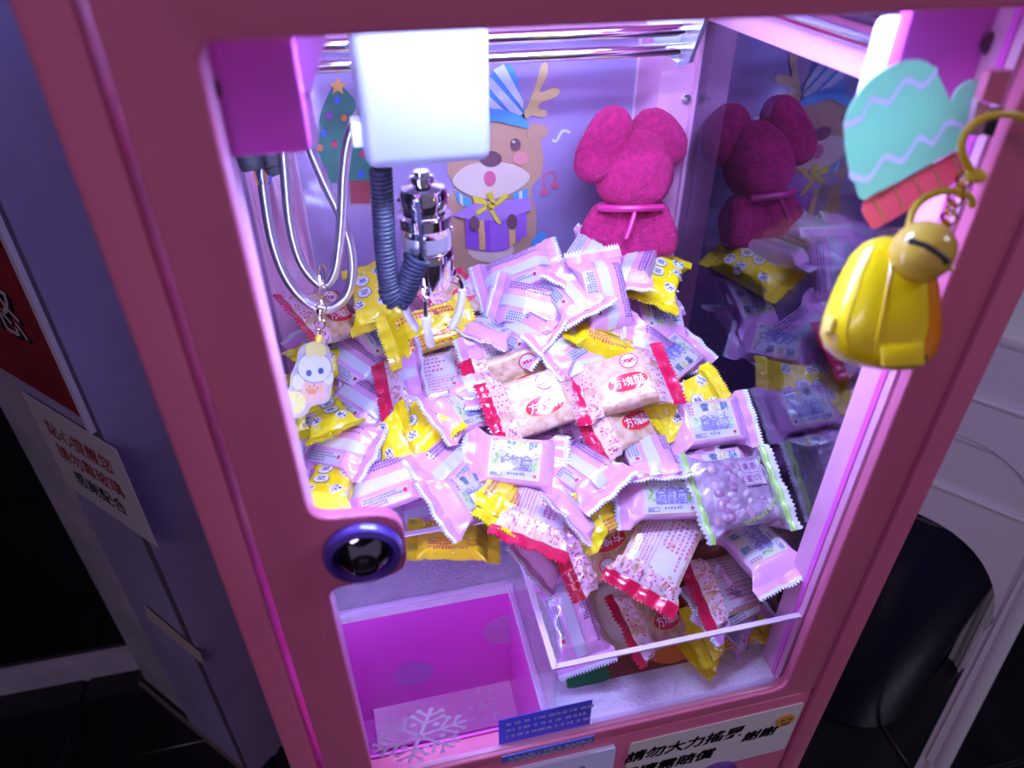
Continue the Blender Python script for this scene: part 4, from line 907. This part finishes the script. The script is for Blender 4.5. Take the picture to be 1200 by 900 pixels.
#   type  end a      end b     label ...
CANDIES = [
 # layer 0: half covered ones
 ('P', 706, 276, 664, 342, 'pink candy pack standing tallest in front of the plush toy, top seal up', dict(face='B', layer=0, y=2.13)),
 ('P', 752, 288, 728, 338, 'pink candy pack folded on edge at the plush toy, right of the tallest pack', dict(face='B', roll=35, layer=0, y=2.12)),
 ('Y', 785, 301, 768, 352, 'yellow candy pack against the right pane just below the plush toy', dict(layer=0, y=2.1)),
 ('P', 566, 338, 648, 306, 'pink candy pack with white seam nearest below the reindeer sticker', dict(face='B', layer=1)),
 ('P', 580, 372, 645, 408, 'shaded lilac candy pack left of the thin yellow pack', dict(face='B', layer=0)),
 ('P', 560, 402, 600, 372, 'pink candy pack end tucked right of the claw prong', dict(layer=0)),
 ('P', 636, 420, 700, 384, 'pale pink candy pack lying under the thin yellow pack', dict(face='B', layer=0)),
 ('P', 655, 440, 735, 418, 'pink candy pack with white seam just below the thin yellow pack', dict(face='B', layer=0)),
 ('R', 500, 356, 562, 338, 'red oval biscuit pack partly hidden behind the claw', dict(layer=0)),
 ('Y', 428, 296, 444, 376, 'amber candy pack upright behind the coiled cable', dict(layer=0)),
 ('R', 338, 378, 412, 362, 'biscuit pack with red oval behind the charm chain', dict(layer=0)),
 ('Y', 345, 432, 385, 386, 'yellow candy pack peeking out behind the kitten charm', dict(layer=0)),
 ('Y', 350, 510, 345, 440, 'amber candy pack on edge against the left glass by the lemon slice', dict(layer=0)),
 ('Y', 395, 510, 372, 470, 'amber candy pack beneath the lemon slice of the charm', dict(layer=0)),
 ('P', 505, 565, 550, 520, 'lilac candy pack in shade below the spotted yellow pack', dict(face='B', layer=0, roll=20)),
 ('P', 515, 598, 580, 572, 'pink labelled candy pack peeking below the large front label pack', dict(layer=0)),
 ('Y', 576, 604, 604, 560, 'orange yellow candy pack end at the acrylic corner', dict(face='B', layer=0)),
 ('Y', 678, 612, 742, 586, 'crumpled yellow candy pack in the gap above the upside down oval', dict(face='B', layer=0)),
 ('R', 690, 508, 775, 478, 'biscuit pack with tilted red oval under the long red one', dict(layer=0)),
 ('P', 660, 612, 700, 582, 'small visible pink candy corner with teal letter in the middle front', dict(layer=0)),
 ('P', 842, 556, 892, 528, 'pink candy pack mostly under the green striped bag', dict(face='B', layer=0, y=1.5, cap=0)),
 ('Y', 840, 772, 905, 716, 'yellow candy pack with lettered disc low at the front guard', dict(layer=0, y=1.19, cap=0)),
 ('Y', 890, 752, 962, 728, 'dim yellow candy pack lying along the front guard in the right corner', dict(face='B', layer=0, y=1.14, cap=0)),
 ('P', 735, 395, 800, 440, 'pink candy pack mostly hidden under the packs by the right pane', dict(face='B', layer=0)),
 ('P', 530, 415, 560, 470, 'pink candy pack below the yellow one in the claw', dict(face='B', layer=0)),
 ('P', 440, 470, 500, 430, 'lilac candy pack between charm and claw, mostly covered', dict(face='B', layer=0)),
 ('P', 462, 612, 540, 590, 'pink candy pack low behind the acrylic guard above the yellow one', dict(face='B', layer=0, y=1.82, cap=0)),
 # layer 1
 ('P', 642, 316, 692, 372, 'bright pink candy pack squeezed left of the big seam pack below the plush', dict(face='B', layer=1)),
 ('P', 570, 348, 682, 374, 'long pink candy pack with printed back lying under the reindeer', dict(face='B', layer=1)),
 ('P', 762, 322, 782, 408, 'pink candy pack with house label standing left of the right pane', dict(layer=1)),
 ('Y', 455, 400, 552, 372, 'bright yellow candy pack under the claw prong', dict(face='B', layer=3, cap=0.07)),
 ('P', 416, 356, 470, 434, 'pink candy pack stretched from the coiled cable down to the left', dict(layer=1, roll=-25)),
 ('P', 378, 404, 450, 452, 'pink and white candy pack directly right of the kitten charm', dict(face='B', layer=1)),
 ('P', 392, 454, 452, 492, 'pink striped candy pack below right of the kitten charm', dict(face='B', layer=1)),
 ('P', 543, 432, 628, 398, 'pink candy pack seen from its side left of the red packs', dict(layer=1, roll=30)),
 ('P', 508, 496, 588, 474, 'pink labelled candy pack right of the spotted yellow pack', dict(layer=1, roll=-10)),
 ('P', 358, 520, 428, 532, 'pink seam candy pack nearest the left window edge', dict(face='B', layer=1)),
 ('P', 836, 398, 786, 438, 'pink candy pack jutting right with a wide toothed seal', dict(face='F', layer=1, roll=0)),
 ('Y', 762, 492, 848, 452, 'yellow spotted candy pack above the boxy pink label pack', dict(layer=1)),
 ('P', 648, 530, 714, 574, 'pink seam candy pack with toothed end right of the large label pack', dict(face='B', layer=1)),
 ('P', 748, 506, 772, 566, 'pink striped candy pack left of the boxy pink label pack', dict(face='B', layer=1)),
 ('R', 644, 566, 620, 634, 'white backed red sealed pack at the acrylic corner', dict(face='B', layer=1)),
 ('P', 622, 668, 664, 636, 'small crumpled pink candy pack inside the acrylic corner', dict(layer=1, y=1.46, cap=0)),
 ('R', 728, 742, 806, 706, 'red sealed pack with sprinkles at the bottom front', dict(layer=1, y=1.24, cap=0)),
 ('P', 882, 686, 930, 738, 'lilac candy pack with dark print in the front right corner', dict(face='B', layer=1, cap=0, y=1.19)),
 ('P', 908, 726, 972, 690, 'pink candy pack with white seam at the far front right', dict(face='B', layer=1, cap=0, y=1.16)),
 ('Y', 392, 540, 362, 604, 'yellow candy pack standing above the round lock', dict(layer=1, roll=20)),
 # layer 2
 ('P', 696, 296, 720, 396, 'big pink candy pack with seam and info box at the back centre', dict(face='B', layer=2, cap=0.06)),
 ('Y', 664, 386, 756, 418, 'thin yellow candy pack seen edge on in the back centre', dict(face='B', layer=2, roll=-45)),
 ('R', 448, 458, 558, 436, 'milky backed biscuit pack below the yellow pack of the claw', dict(face='B', layer=2, roll=-12)),
 ('Y', 466, 466, 518, 522, 'yellow candy pack with spotted discs left of centre', dict(layer=2)),
 ('P', 396, 588, 514, 546, 'long pink candy pack with seam just above the round lock', dict(face='B', layer=2)),
 ('Y', 412, 552, 482, 502, 'yellow candy pack with white discs above the lock, lying on a pink one', dict(layer=3)),
 ('R', 548, 462, 668, 422, 'biscuit pack seen edge on above the middle red oval', dict(layer=2, roll=35)),
 ('R', 580, 490, 680, 456, 'biscuit pack with upright red oval in the centre of the heap', dict(layer=3, cap=0.05)),
 ('R', 670, 466, 788, 432, 'long biscuit pack with round logo right of the centre', dict(layer=4, roll=-15, cap=0.06)),
 ('P', 545, 536, 660, 548, 'flat pink candy pack with full house label in the centre', dict(layer=3)),
 ('P', 724, 582, 838, 578, 'pink candy pack with house label left of the green striped bag', dict(layer=2, y=1.4, cap=0.03)),
 ('P', 786, 502, 896, 488, 'boxy pink candy pack with house label at the right pane', dict(layer=3)),
 ('Y', 480, 632, 582, 634, 'yellow candy pack standing behind the acrylic guard by the lock', dict(face='B', layer=2, y=1.70, roll=-30)),
 ('R', 768, 622, 662, 662, 'biscuit pack with upside down red oval near the front', dict(layer=2, y=1.36, cap=0)),
 ('P', 652, 664, 692, 786, 'pink candy pack with curved white seam along the chute guard', dict(face='B', layer=3, y=1.36, roll=20)),
 ('R', 890, 676, 818, 696, 'white backed pack with red seal in the right front', dict(face='B', layer=3, y=1.25, cap=0)),
 ('P', 948, 684, 876, 610, 'pink labelled candy pack leaning in the front right corner', dict(layer=3, cap=0, y=1.21)),
 ('G', 832, 582, 934, 568, 'clear bag of dried fruit with green striped seals at the right pane', dict(layer=4, cap=0, y=1.31)),
 ('R', 808, 608, 760, 712, 'big white backed red sealed pack topmost at the front', dict(face='B', layer=5, cap=0, y=1.2)),
]
for c_ in sorted(CANDIES, key=lambda q: q[6].get('layer', 1)):
    candy(*c_[:6], **c_[6])
for k, pr in PROTO.items():
    if not pr[1]: 
        for ch in list(pr[0].children): bpy.data.objects.remove(ch)
        bpy.data.objects.remove(pr[0])
# ------------------------------------------------------------------ acrylic charm hanging from the conduits
KY = 1.70
ka = at(365, 440, KY); KU = pxw(1, ka); KO = W(*ka); KN = Vector((0.10, -0.80, 0.58)).normalized()
KX = (CR - KN * CR.dot(KN)).normalized(); KV = KN.cross(KX) * 1.0
if KV.z < 0: KV = -KV
charm = empty('keychain_charm', KO); tag(charm, 'acrylic charm of a white kitten holding a lemon slice on a gold chain', 'keychain')
def kf(lv): return lambda a, b, t: KO + KX * ((a - 365) * KU) + KV * (-(b - 440) * KU) + KN * (t)
def kp(name, pts, m, t0, t1, sm=True, n=4):
    q = [(v_.x, v_.y) for v_ in smoothpath([Vector(p) for p in pts], n, True)] if sm else pts
    return MB().prism(q, kf(0), t0, t1).build(name, m, charm, smooth=False)
base = kp('acrylic_plate', [(368, 400), (383, 405), (388, 424), (390, 442), (388, 452), (384, 470), (366, 476), (358, 486), (344, 490), (332, 482), (331, 466), (340, 456), (342, 440), (348, 424), (352, 408)], mat('clear acrylic charm', (0.42, 0.33, 0.30), 0.08, coat=.8), 0, .003)
KW = V_('kitten white', (0.50, 0.47, 0.52)); KL = mat('charm outline', (0.10, 0.10, 0.28), .4)
kp('body_print', [(353, 445), (382, 445), (383, 466), (368, 472), (354, 472)], V_('peach print', (0.52, 0.30, 0.24)), .0031, .0034, False)
for x in (358, 366, 374): kp('body_stripe', [(x, 446), (x + 3, 446), (x + 4, 470), (x + 1, 470)], V_('apricot stripe', (.56, .28, .15)), .0035, .0037, False)
kp('head_outline', ell(368.5, 431, 19.6, 18.2), KL, .0036, .0039, False); kp('head_print', ell(368.5, 431, 18.8, 17.4), KW, .0040, .0043, False)
for q in (ell(350, 448, 6.5, 9), ell(384, 443, 6, 8)): kp('paw_print', q, KW, .0036, .0039, False)
kp('bun_print', [(358, 412), (360, 404), (370, 401), (380, 406), (381, 414), (376, 419), (368, 416), (361, 419)], V_('lemon cream', (.55, .44, .12)), .0044, .0047)
for q in (ell(362, 437.5, 3.2, 3.8, 14), ell(375.5, 434.8, 3.2, 3.8, 14)): kp('eye_print', q, V_('navy print', (.03, .04, .16)), .0045, .0048, False)
kp('nose_print', ell(369, 441, 1, .8, 8), V_('pink print', (.8, .3, .4)), .0045, .0048, False)
kp('paw_mark', ell(366, 459, 5, 3.4, 14), V_('orange print', (.50, .17, .03)), .0040, .0043, False)
for x, y_ in ((360, 457), (363, 453), (368, 452), (372, 455)): kp('paw_toe', ell(x, y_, 1.5, 2, 8), V_('orange print', (.50, .17, .03)), .0040, .0043, False)
lem = kp('lemon_rind', ell(346, 472, 13.6, 14.4), V_('lemon rind', (.55, .42, .03)), .0036, .0040, False); kp('lemon_pith', ell(346, 472, 12.4, 13.2), V_('lemon pith', (.55, .52, .36)), .0041, .0043, False)
for k in range(8):
    a0 = radians(45 * k + 6); a1 = radians(45 * k + 39); kp('lemon_segment', [(346 + 1.5 * cos((a0 + a1) / 2), 472 + 1.5 * sin((a0 + a1) / 2)), (346 + 10.8 * cos(a0), 472 + 11.4 * sin(a0)), (346 + 11.2 * cos((a0 + a1) / 2), 472 + 11.8 * sin((a0 + a1) / 2)), (346 + 10.8 * cos(a1), 472 + 11.4 * sin(a1))], V_('lemon flesh', (.58, .48, .03)), .0044, .0047, False)
GOLD = mat('pale gold', (0.85, 0.68, 0.38), 0.15, metal=1.0)
def ring(c, r_, tr, nrm, name, m, parent, squash=1.0):
    nrm = Vector(nrm).normalized(); u = nrm.orthogonal().normalized(); w_ = nrm.cross(u)
    return MB().tube([c + u * r_ * cos(2 * pi * k / 20) + w_ * r_ * squash * sin(2 * pi * k / 20) for k in range(20)], tr, 8, True).build(name, m, parent)
def kpt(px, py, d=0): return KO + KX * ((px - 365) * KU) + KV * (-(py - 440) * KU) + KN * d
ring(kpt(376, 326, .02), 13 * KU, .0009, CR, 'hook_ring', GOLD, charm)
for i in range(6): ring(kpt(377.5 - i * .9, 344 + i * 9, .014 - .002 * i), 6 * KU, .0007, CR if i % 2 else KN, 'chain_link', GOLD, charm)
MB().ball(kpt(374, 366, .011), 4.5 * KU, n=12, m=8).build('swivel', GOLD, charm)
MB().ball(kpt(373, 397, .004), 5 * KU, n=12, m=8).build('chain_bell', V_('yellow bell', (.85, .66, .05)), charm)

# ------------------------------------------------------------------ yellow toy on a ring, hung in front of the door
TYY = 0.90
ta = at(1035, 365, TYY); TU = pxw(1, ta); TO = W(*ta)
YT = mat('yellow toy plastic', (0.96, 0.74, 0.006), 0.28, coat=.5); OT = mat('orange toy plastic', (0.90, 0.28, 0.01), 0.3, coat=.4); YD = mat('mustard plastic', (0.72, 0.46, 0.05), 0.3, coat=.4)
toy = empty('toy_charm', TO); tag(toy, 'yellow plastic toy charm with a slotted bell hanging on the right door post', 'keychain')
def tp(px, py, d=0): return TO + CR * ((px - 1035) * TU) + _U * (-(py - 365) * TU) - _F * (d * TU)
secs = [(1050, 282, 22, 14), (1046, 290, 34, 22), (1044, 305, 44, 30), (1040, 330, 53, 34), (1036, 355, 59, 37), (1032, 380, 64, 38), (1028, 400, 64, 37), (1026, 416, 56, 33), (1025, 426, 42, 26), (1025, 431, 22, 14)]
ax = Vector((0.26, 0.966))
def body_ring(cx_, cy_, w_, d_, k, N, grow=0.0):
    a = 2 * pi * k / N; g = lambda t: math.copysign(abs(t) ** .72, t)
    e = (w_ + grow) * g(cos(a)); dep = (d_ + grow) * g(sin(a))
    return tp(cx_ + e * .985, cy_ + e * .17, dep)
N = 40; mb = MB(); vs_ = []; fs = []
for (cx_, cy_, w_, d_) in secs: vs_ += [body_ring(cx_, cy_, w_, d_, k, N) for k in range(N)]
for i in range(len(secs) - 1):
    for k in range(N): fs.append((i * N + k, i * N + (k + 1) % N, (i + 1) * N + (k + 1) % N, (i + 1) * N + k))
fs += [tuple(range(N)), tuple((len(secs) - 1) * N + k for k in range(N - 1, -1, -1))]
mb.add(vs_, fs).build('toy_body', YT, toy, angle=50)
mb = MB(); vs_ = []; fs = []; ks = list(range(-9, 8))
for (cx_, cy_, w_, d_) in secs[1:8]: vs_ += [body_ring(cx_, cy_, w_, d_, k, N, 1.2) for k in ks]
for i in range(6):
    for k in range(len(ks) - 1): fs.append((i * len(ks) + k, i * len(ks) + k + 1, (i + 1) * len(ks) + k + 1, (i + 1) * len(ks) + k))
mb.add(vs_, fs).build('orange_side', OT, toy, angle=50)
for kk in (11.2, 15.2):       # moulded seams down the front
    pth = []
    for (cx_, cy_, w_, d_) in secs[1:9]: pth.append(body_ring(cx_, cy_, w_, d_, kk, N, .6))
    MB().tube(smoothpath(pth, 4), TU * .8, 6).build('moulded_seam', YT, toy)
rot = Matrix((CR, -_F, _U)).transposed()
MB().rbox(tp(1038, 418, 36), (TU * 48, TU * 5, TU * 24), TU * 2, 2, rot @ Matrix.Rotation(-.05, 3, 'Y')).build('battery_lid', YT, toy)
MB().rbox(tp(966, 383, 14), (TU * 9, TU * 16, TU * 22), TU * 4, 3, rot @ Matrix.Rotation(.25, 3, 'Y')).build('side_button', mat('pale yellow plastic', (.90, .72, .12), .3, coat=.4), toy)
MB().ball(tp(1063, 420, 34), TU * 4, n=12, m=8).build('screw_hole', BLACKP, toy)
bc = tp(1058, 302, 40)
MB().ball(bc, TU * 34, n=36, m=24).build('bell', mat('mustard bell', (0.82, 0.58, 0.08), 0.25, coat=.6), toy)
sl = []
for k in range(9):
    f = k / 8; px, py = 1032 + 36 * f, 294 + 24 * f; dx, dy = (px - 1058) / 34, (py - 302) / 34; sl.append(bc + CR * (dx * 34 * TU) - _U * (dy * 34 * TU) - _F * (sqrt(max(0.02, 1 - dx * dx - dy * dy)) * 34.3 * TU))
MB().tube(sl, [TU * 3.6] + [TU * 3.2] * 7 + [TU * 5], 8).build('bell_slot', BLACKP, toy)
YR = mat('yellow cord', (0.80, 0.58, 0.03), 0.35, coat=.3)
MB().tube(smoothpath([tp(1053, 275, 20), tp(1060, 250, 20), tp(1078, 234, 20), tp(1105, 228, 18), tp(1130, 232, 8), tp(1142, 240, -4)], 6), TU * 4.5, 10).build('strap', YR, toy)
MB().tube(smoothpath([A(px, py, .955) for px, py in ((1146, 212), (1130, 186), (1128, 164), (1140, 146), (1160, 136), (1184, 134), (1208, 142), (1222, 160))], 6), TU * 4.4, 10).build('strap_ring', YR, toy)
MB().rbox(A(1143, 206, .95), (TU * 22, TU * 10, TU * 14), TU * 3, 2, rot).build('strap_clasp', YR, toy)
for i in range(7): ring(tp(1122 - 5 * i + (3 if i > 3 else 0), 214 + 11 * i, 12), TU * 8.5, TU * 2.0, CR if i % 2 else -_F, 'chain_link', mat('yellow gold', (.85, .62, .12), .15, metal=1), toy)
MB().rbox(tp(1105, 316, 4), (TU * 22, TU * 5, TU * 5), TU * 2, 2, rot).build('hinge_pin', YD, toy)

# ------------------------------------------------------------------ printed card on the bed behind the front guard
cardm = mat('card green', (0.03, 0.30, 0.10), .4, coat=.3)
card = empty('printed_card', W(0.62, 1.30, BED)); tag(card, 'printed card with green border and cream and orange fruit shapes behind the front guard', 'card')
def cf(a, b, t): return W(0.45 + a, 1.20 + .28 * b, BED + .012 + .22 * b + t)
def cardp(name, pts, m, lv): return MB().prism(pts, cf, .006 * lv, .006 * lv + .004).build(name, m, card, smooth=False)
cardp('card_sheet', rrect(0.0, .62, -.1, 1.0, .03), V_('card brown', (.26, .07, .04)), 0); cardp('green_corner', rrect(0.0, .14, -.09, .99, .03), cardm, .8)
cardp('cream_shape', ell(.20, .50, .10, .40), V_('card cream', (.86, .72, .42)), 1); cardp('cream_shape', ell(.15, .84, .07, .15), V_('card cream', (.86, .72, .42)), 2)
cardp('green_dot', ell(.155, .86, .02, .05), cardm, 3)
cardp('white_shape', ell(.21, .48, .07, .30), V_('card white', (.90, .86, .78)), 2)
cardp('orange_shape', ell(.36, .20, .12, .26), V_('card orange', (.80, .26, .05)), 1); cardp('orange_shape', ell(.50, .36, .08, .30), V_('card rust', (.48, .08, .03)), 1)

# ------------------------------------------------------------------ grey neighbour on the left
GREY = mat('grey violet paint', (0.42, 0.36, 0.62), 0.6, noise_amt=0.2, noise_scale=5, bump=.06, bump_scale=40)
GREY2 = mat('dusty grey paint', (0.52, 0.47, 0.60), 0.7, noise_amt=0.25, noise_scale=7)
c0 = Vector((-1.10, 2.52)); e1 = Vector((-.69, .724)).normalized(); e2 = Vector((.724, .69)).normalized()
GN = Vector((-e2.x, -e2.y))
def gp(a, b, n_=0.0): return W(c0.x + e1.x * a + GN.x * n_, c0.y + e1.y * a + GN.y * n_, b)      # a along the posted face, b height, n_ out of the face
grey = empty('grey_cabinet', W(-1.5, 3.2, -4.69)); tag(grey, 'grey violet cabinet corner standing left of the pink machine', 'cabinet')
MB().prism([(0, -4.69), (0.62, -4.69), (0.62, 0.9), (0, 0.9)], lambda a, b, t: gp(a, b, t), 0, -2.2).build('cabinet_body', GREY, grey, smooth=False)
MB().prism([(0.62, -4.69), (1.16, -4.69), (1.16, 0.9), (0.62, 0.9)], lambda a, b, t: gp(a, b, t), -.03, -2.2).build('side_jamb', GREY2, grey, smooth=False)
MB().prism([(0.012, -4.60), (0.045, -4.60), (0.045, 0.9), (0.012, 0.9)], lambda a, b, t: gp(a, b, t), .0, .012).build('edge_strip', mat('edge strip', (.12, .10, .15), .6), grey, smooth=False)
MB().prism([(-.01, -4.69), (1.16, -4.69), (1.16, -4.64), (-.01, -4.64)], lambda a, b, t: gp(a, b, t), .02, 0).build('skirting', mat('skirting', (.16, .13, .13), .6), grey, smooth=False)
# poster and notices on it
def onface(px, py):
    d = ray(px, py); n3 = Vector((GN.x, GN.y, 0)); P0 = Vector((c0.x, c0.y, 0)); t = P0.dot(n3) / d.dot(n3); P = d * t
    return ((P.x - c0.x) * e1.x + (P.y - c0.y) * e1.y, P.z)
fp = lambda lv: (lambda a, b, t: gp(a, b, .012 + t))
def face_piece(name, pts, m, parent, t0, t1): return MB().prism(pts, fp(0), t0, t1).build(name, m, parent, smooth=False)
a1, b1 = onface(104, 488); a0 = a1 + .75; bt = onface(0, 262)[1] + .4
poster = face_piece('poster', [(a1, b1), (a0, b1), (a0, bt), (a1, bt)], mat('dark red print', (0.36, 0.03, 0.05), .45, noise_amt=.3, noise_scale=8), None, 0, .006); tag(poster, 'dark red poster with white lettering on the grey cabinet', 'poster')
face_piece('poster_border', [(a1, b1), (a1 + .06, b1), (a1 + .06, bt), (a1, bt)], mat('red border print', (.30, .03, .04), .4), poster, .0062, .009)
face_piece('poster_rail', [(a1 - .045, b1 - .05), (a1 - .012, b1 - .05), (a1 - .012, bt), (a1 - .045, bt)], mat('white rail', (.75, .70, .85), .4), poster, 0, .02)
def face_text(s_, px, py, h, m, parent, t, bold=.02):
    a, b = onface(px, py); sh = text2d(s_, bold); mb = MB(); put2d(mb, sh, lambda u, v_: gp(a - u * h, b + v_ * h, .012 + t)); return mb.build('lettering', m, parent, smooth=False, merge=False)
for px, py, ch in ((10, 358, '怒'), (-22, 250, '憤')):
    face_text(ch, px + 4, py + 6, .25, INK, poster, .010, .03); face_text(ch, px, py, .25, mat('white marks2', (.62, .56, .60), .4), poster, .014, .02)
q = [onface(*p) for p in ((30, 452), (142, 532), (190, 641), (78, 562))]
al = (q[0][0] + q[3][0]) / 2; ar = (q[1][0] + q[2][0]) / 2; bu = (q[0][1] + q[1][1]) / 2; bl = (q[2][1] + q[3][1]) / 2
notice = face_piece('notice_sheet', [(al, bl), (ar, bl), (ar, bu), (al, bu)], mat('notice paper', (.74, .70, .76), .35, coat=.3), None, 0, .004); tag(notice, 'white notice sheet with red and black lines below the red poster', 'notice')
RED = mat('red ink', (.40, .02, .02), .5)
hN = (bu - bl)
for i, (s_, m_) in enumerate((('貼心提醒您', RED), ('請勿靠玻璃', RED), ('感謝配合', INK))):
    sh = text2d(s_, .02); mb = MB(); ac = (al + ar) / 2; hh = abs(al - ar) / 7.0
    put2d(mb, sh, lambda u, v_: gp(ac - u * hh, bu - hN * (.26 + .24 * i) + v_ * hh, .018)); mb.build('lettering', m_, notice, smooth=False, merge=False)
q = [onface(*p) for p in ((172, 708), (238, 764), (242, 777), (176, 722))]
lab = face_piece('tape_label', [q[0], q[1], q[2], q[3]], mat('tape', (.62, .52, .52), .5), None, 0, .003); tag(lab, 'blank pale tape label low on the grey cabinet', 'label')
# dark shop window beyond
w0 = c0 + e1 * 1.16
wx = w0.x; wy = w0.y + .12
shopw = empty('shop_window', W(wx - .9, wy, -4.69)); tag(shopw, 'dark shop window with grey frame at the far left', 'window')
slab(wx - 2.4, wx + .06, wy, wy + .08, -4.69, -4.42).build('window_sill', GREY2, shopw, smooth=False)
slab(wx - 2.4, wx + .06, wy + .03, wy + .05, -4.42, 0.9).build('window_glass', mat('dark glass', (.004, .004, .006), .08, coat=.4, bump=.02, bump_scale=300), shopw, smooth=False)
slab(wx - .02, wx + .08, wy - .02, wy + .1, -4.69, .9).build('window_post', GREY2, shopw, smooth=False)

# ------------------------------------------------------------------ right side: stacked stools and a bin
STOOL = mat('white stool plastic', (0.86, 0.86, 0.90), 0.35, coat=.2)
def stool(z0, label, x=2.95, y=2.30, rz=radians(-52)):
    t = empty('plastic_stool', W(x, y, z0)); tag(t, label, 'stool', 'white plastic stools stacked right of the machine')
    o = W(x, y, z0); Rz = Matrix.Rotation(rz, 3, 'Z')
    H, T, B, th = .82, .150, .205, .006
    MB().rbox(o + Vector((0, 0, H - .006)), (T * 2 + .012, T * 2 + .012, .018), .007, 2, Rz).build('seat', STOOL, t)
    W_ = lambda h: T + (B - T) * (1 - h / H)
    for k in range(4):
        Rk = Rz @ Matrix.Rotation(k * pi / 2, 3, 'Z'); ap = .80; hw = .155
        arch = [(W_(0) - .03, 0), (W_(H * .6) - .022, H * .6)] + [(hw * cos(radians(a)) ** .9, H * (.6 + (ap - .6) * sin(radians(a)))) for a in range(10, 90, 8)] + [(0, H * ap)]
        outl = [(-W_(H), H), (-W_(0), 0)] + [(-a, b) for a, b in arch] + [(a, b) for a, b in reversed(arch[:-1])] + [(W_(0), 0), (W_(H), H)]
        MB().prism(outl, lambda a, b, tt: o + Rk @ Vector((a, -W_(b) + tt, b)), 0, th).build('side_apron', STOOL, t, smooth=False)
        lx = [o + Rk @ Vector((W_(h) - .006, -W_(h) + .006, h)) for h in (0, H - .01)]
        MB().tube(lx, .013, 10).build('leg', STOOL, t)
        MB().tube([o + Rk @ Vector((a * W_(H * .88) * .8, -W_(H * .88) - .001, H * .88)) for a in (-1, -.5, 0, .5, 1)], .006, 8).build('apron_rib', STOOL, t)
    return t
stool(-4.68, 'lower white plastic stool of the stacked pair right of the machine')
stool(-4.68 + .52, 'upper white plastic stool of the stacked pair right of the machine')
BIN = mat('navy bin plastic', (0.016, 0.018, 0.045), 0.35, coat=.2)
bin_ = empty('waste_bin', W(2.98, 2.33, -4.69)); tag(bin_, 'dark navy round waste bin under the stacked stools', 'bin')
bc_ = W(2.98, 2.33, -4.66)
MB().lathe([(0, 0), (.135, 0), (.138, .006), (.160, .61), (.166, .61), (.166, .63), (.154, .63), (.130, .02), (0, .02)], bc_, None, 40).build('bin_body', BIN, bin_)
MB().tube([bc_ + Vector((.163 * cos(2 * pi * k / 40), .163 * sin(2 * pi * k / 40), .633)) for k in range(40)], .007, 8, True).build('bin_rim', BIN, bin_)

# fine print and dots too small to pick apart one by one
for ob in COL.objects:
    if ob.type == 'MESH' and ob.name.split('.')[0] in ('polka_dots', 'sprinkles', 'disc_spots', 'ink_sketch', 'info_print', 'small_print', 'red_print', 'pale_marks', 'printed_and_reflected_lines', 'leaf_print', 'logo_rings', 'label_border'): ob['kind'] = 'stuff'
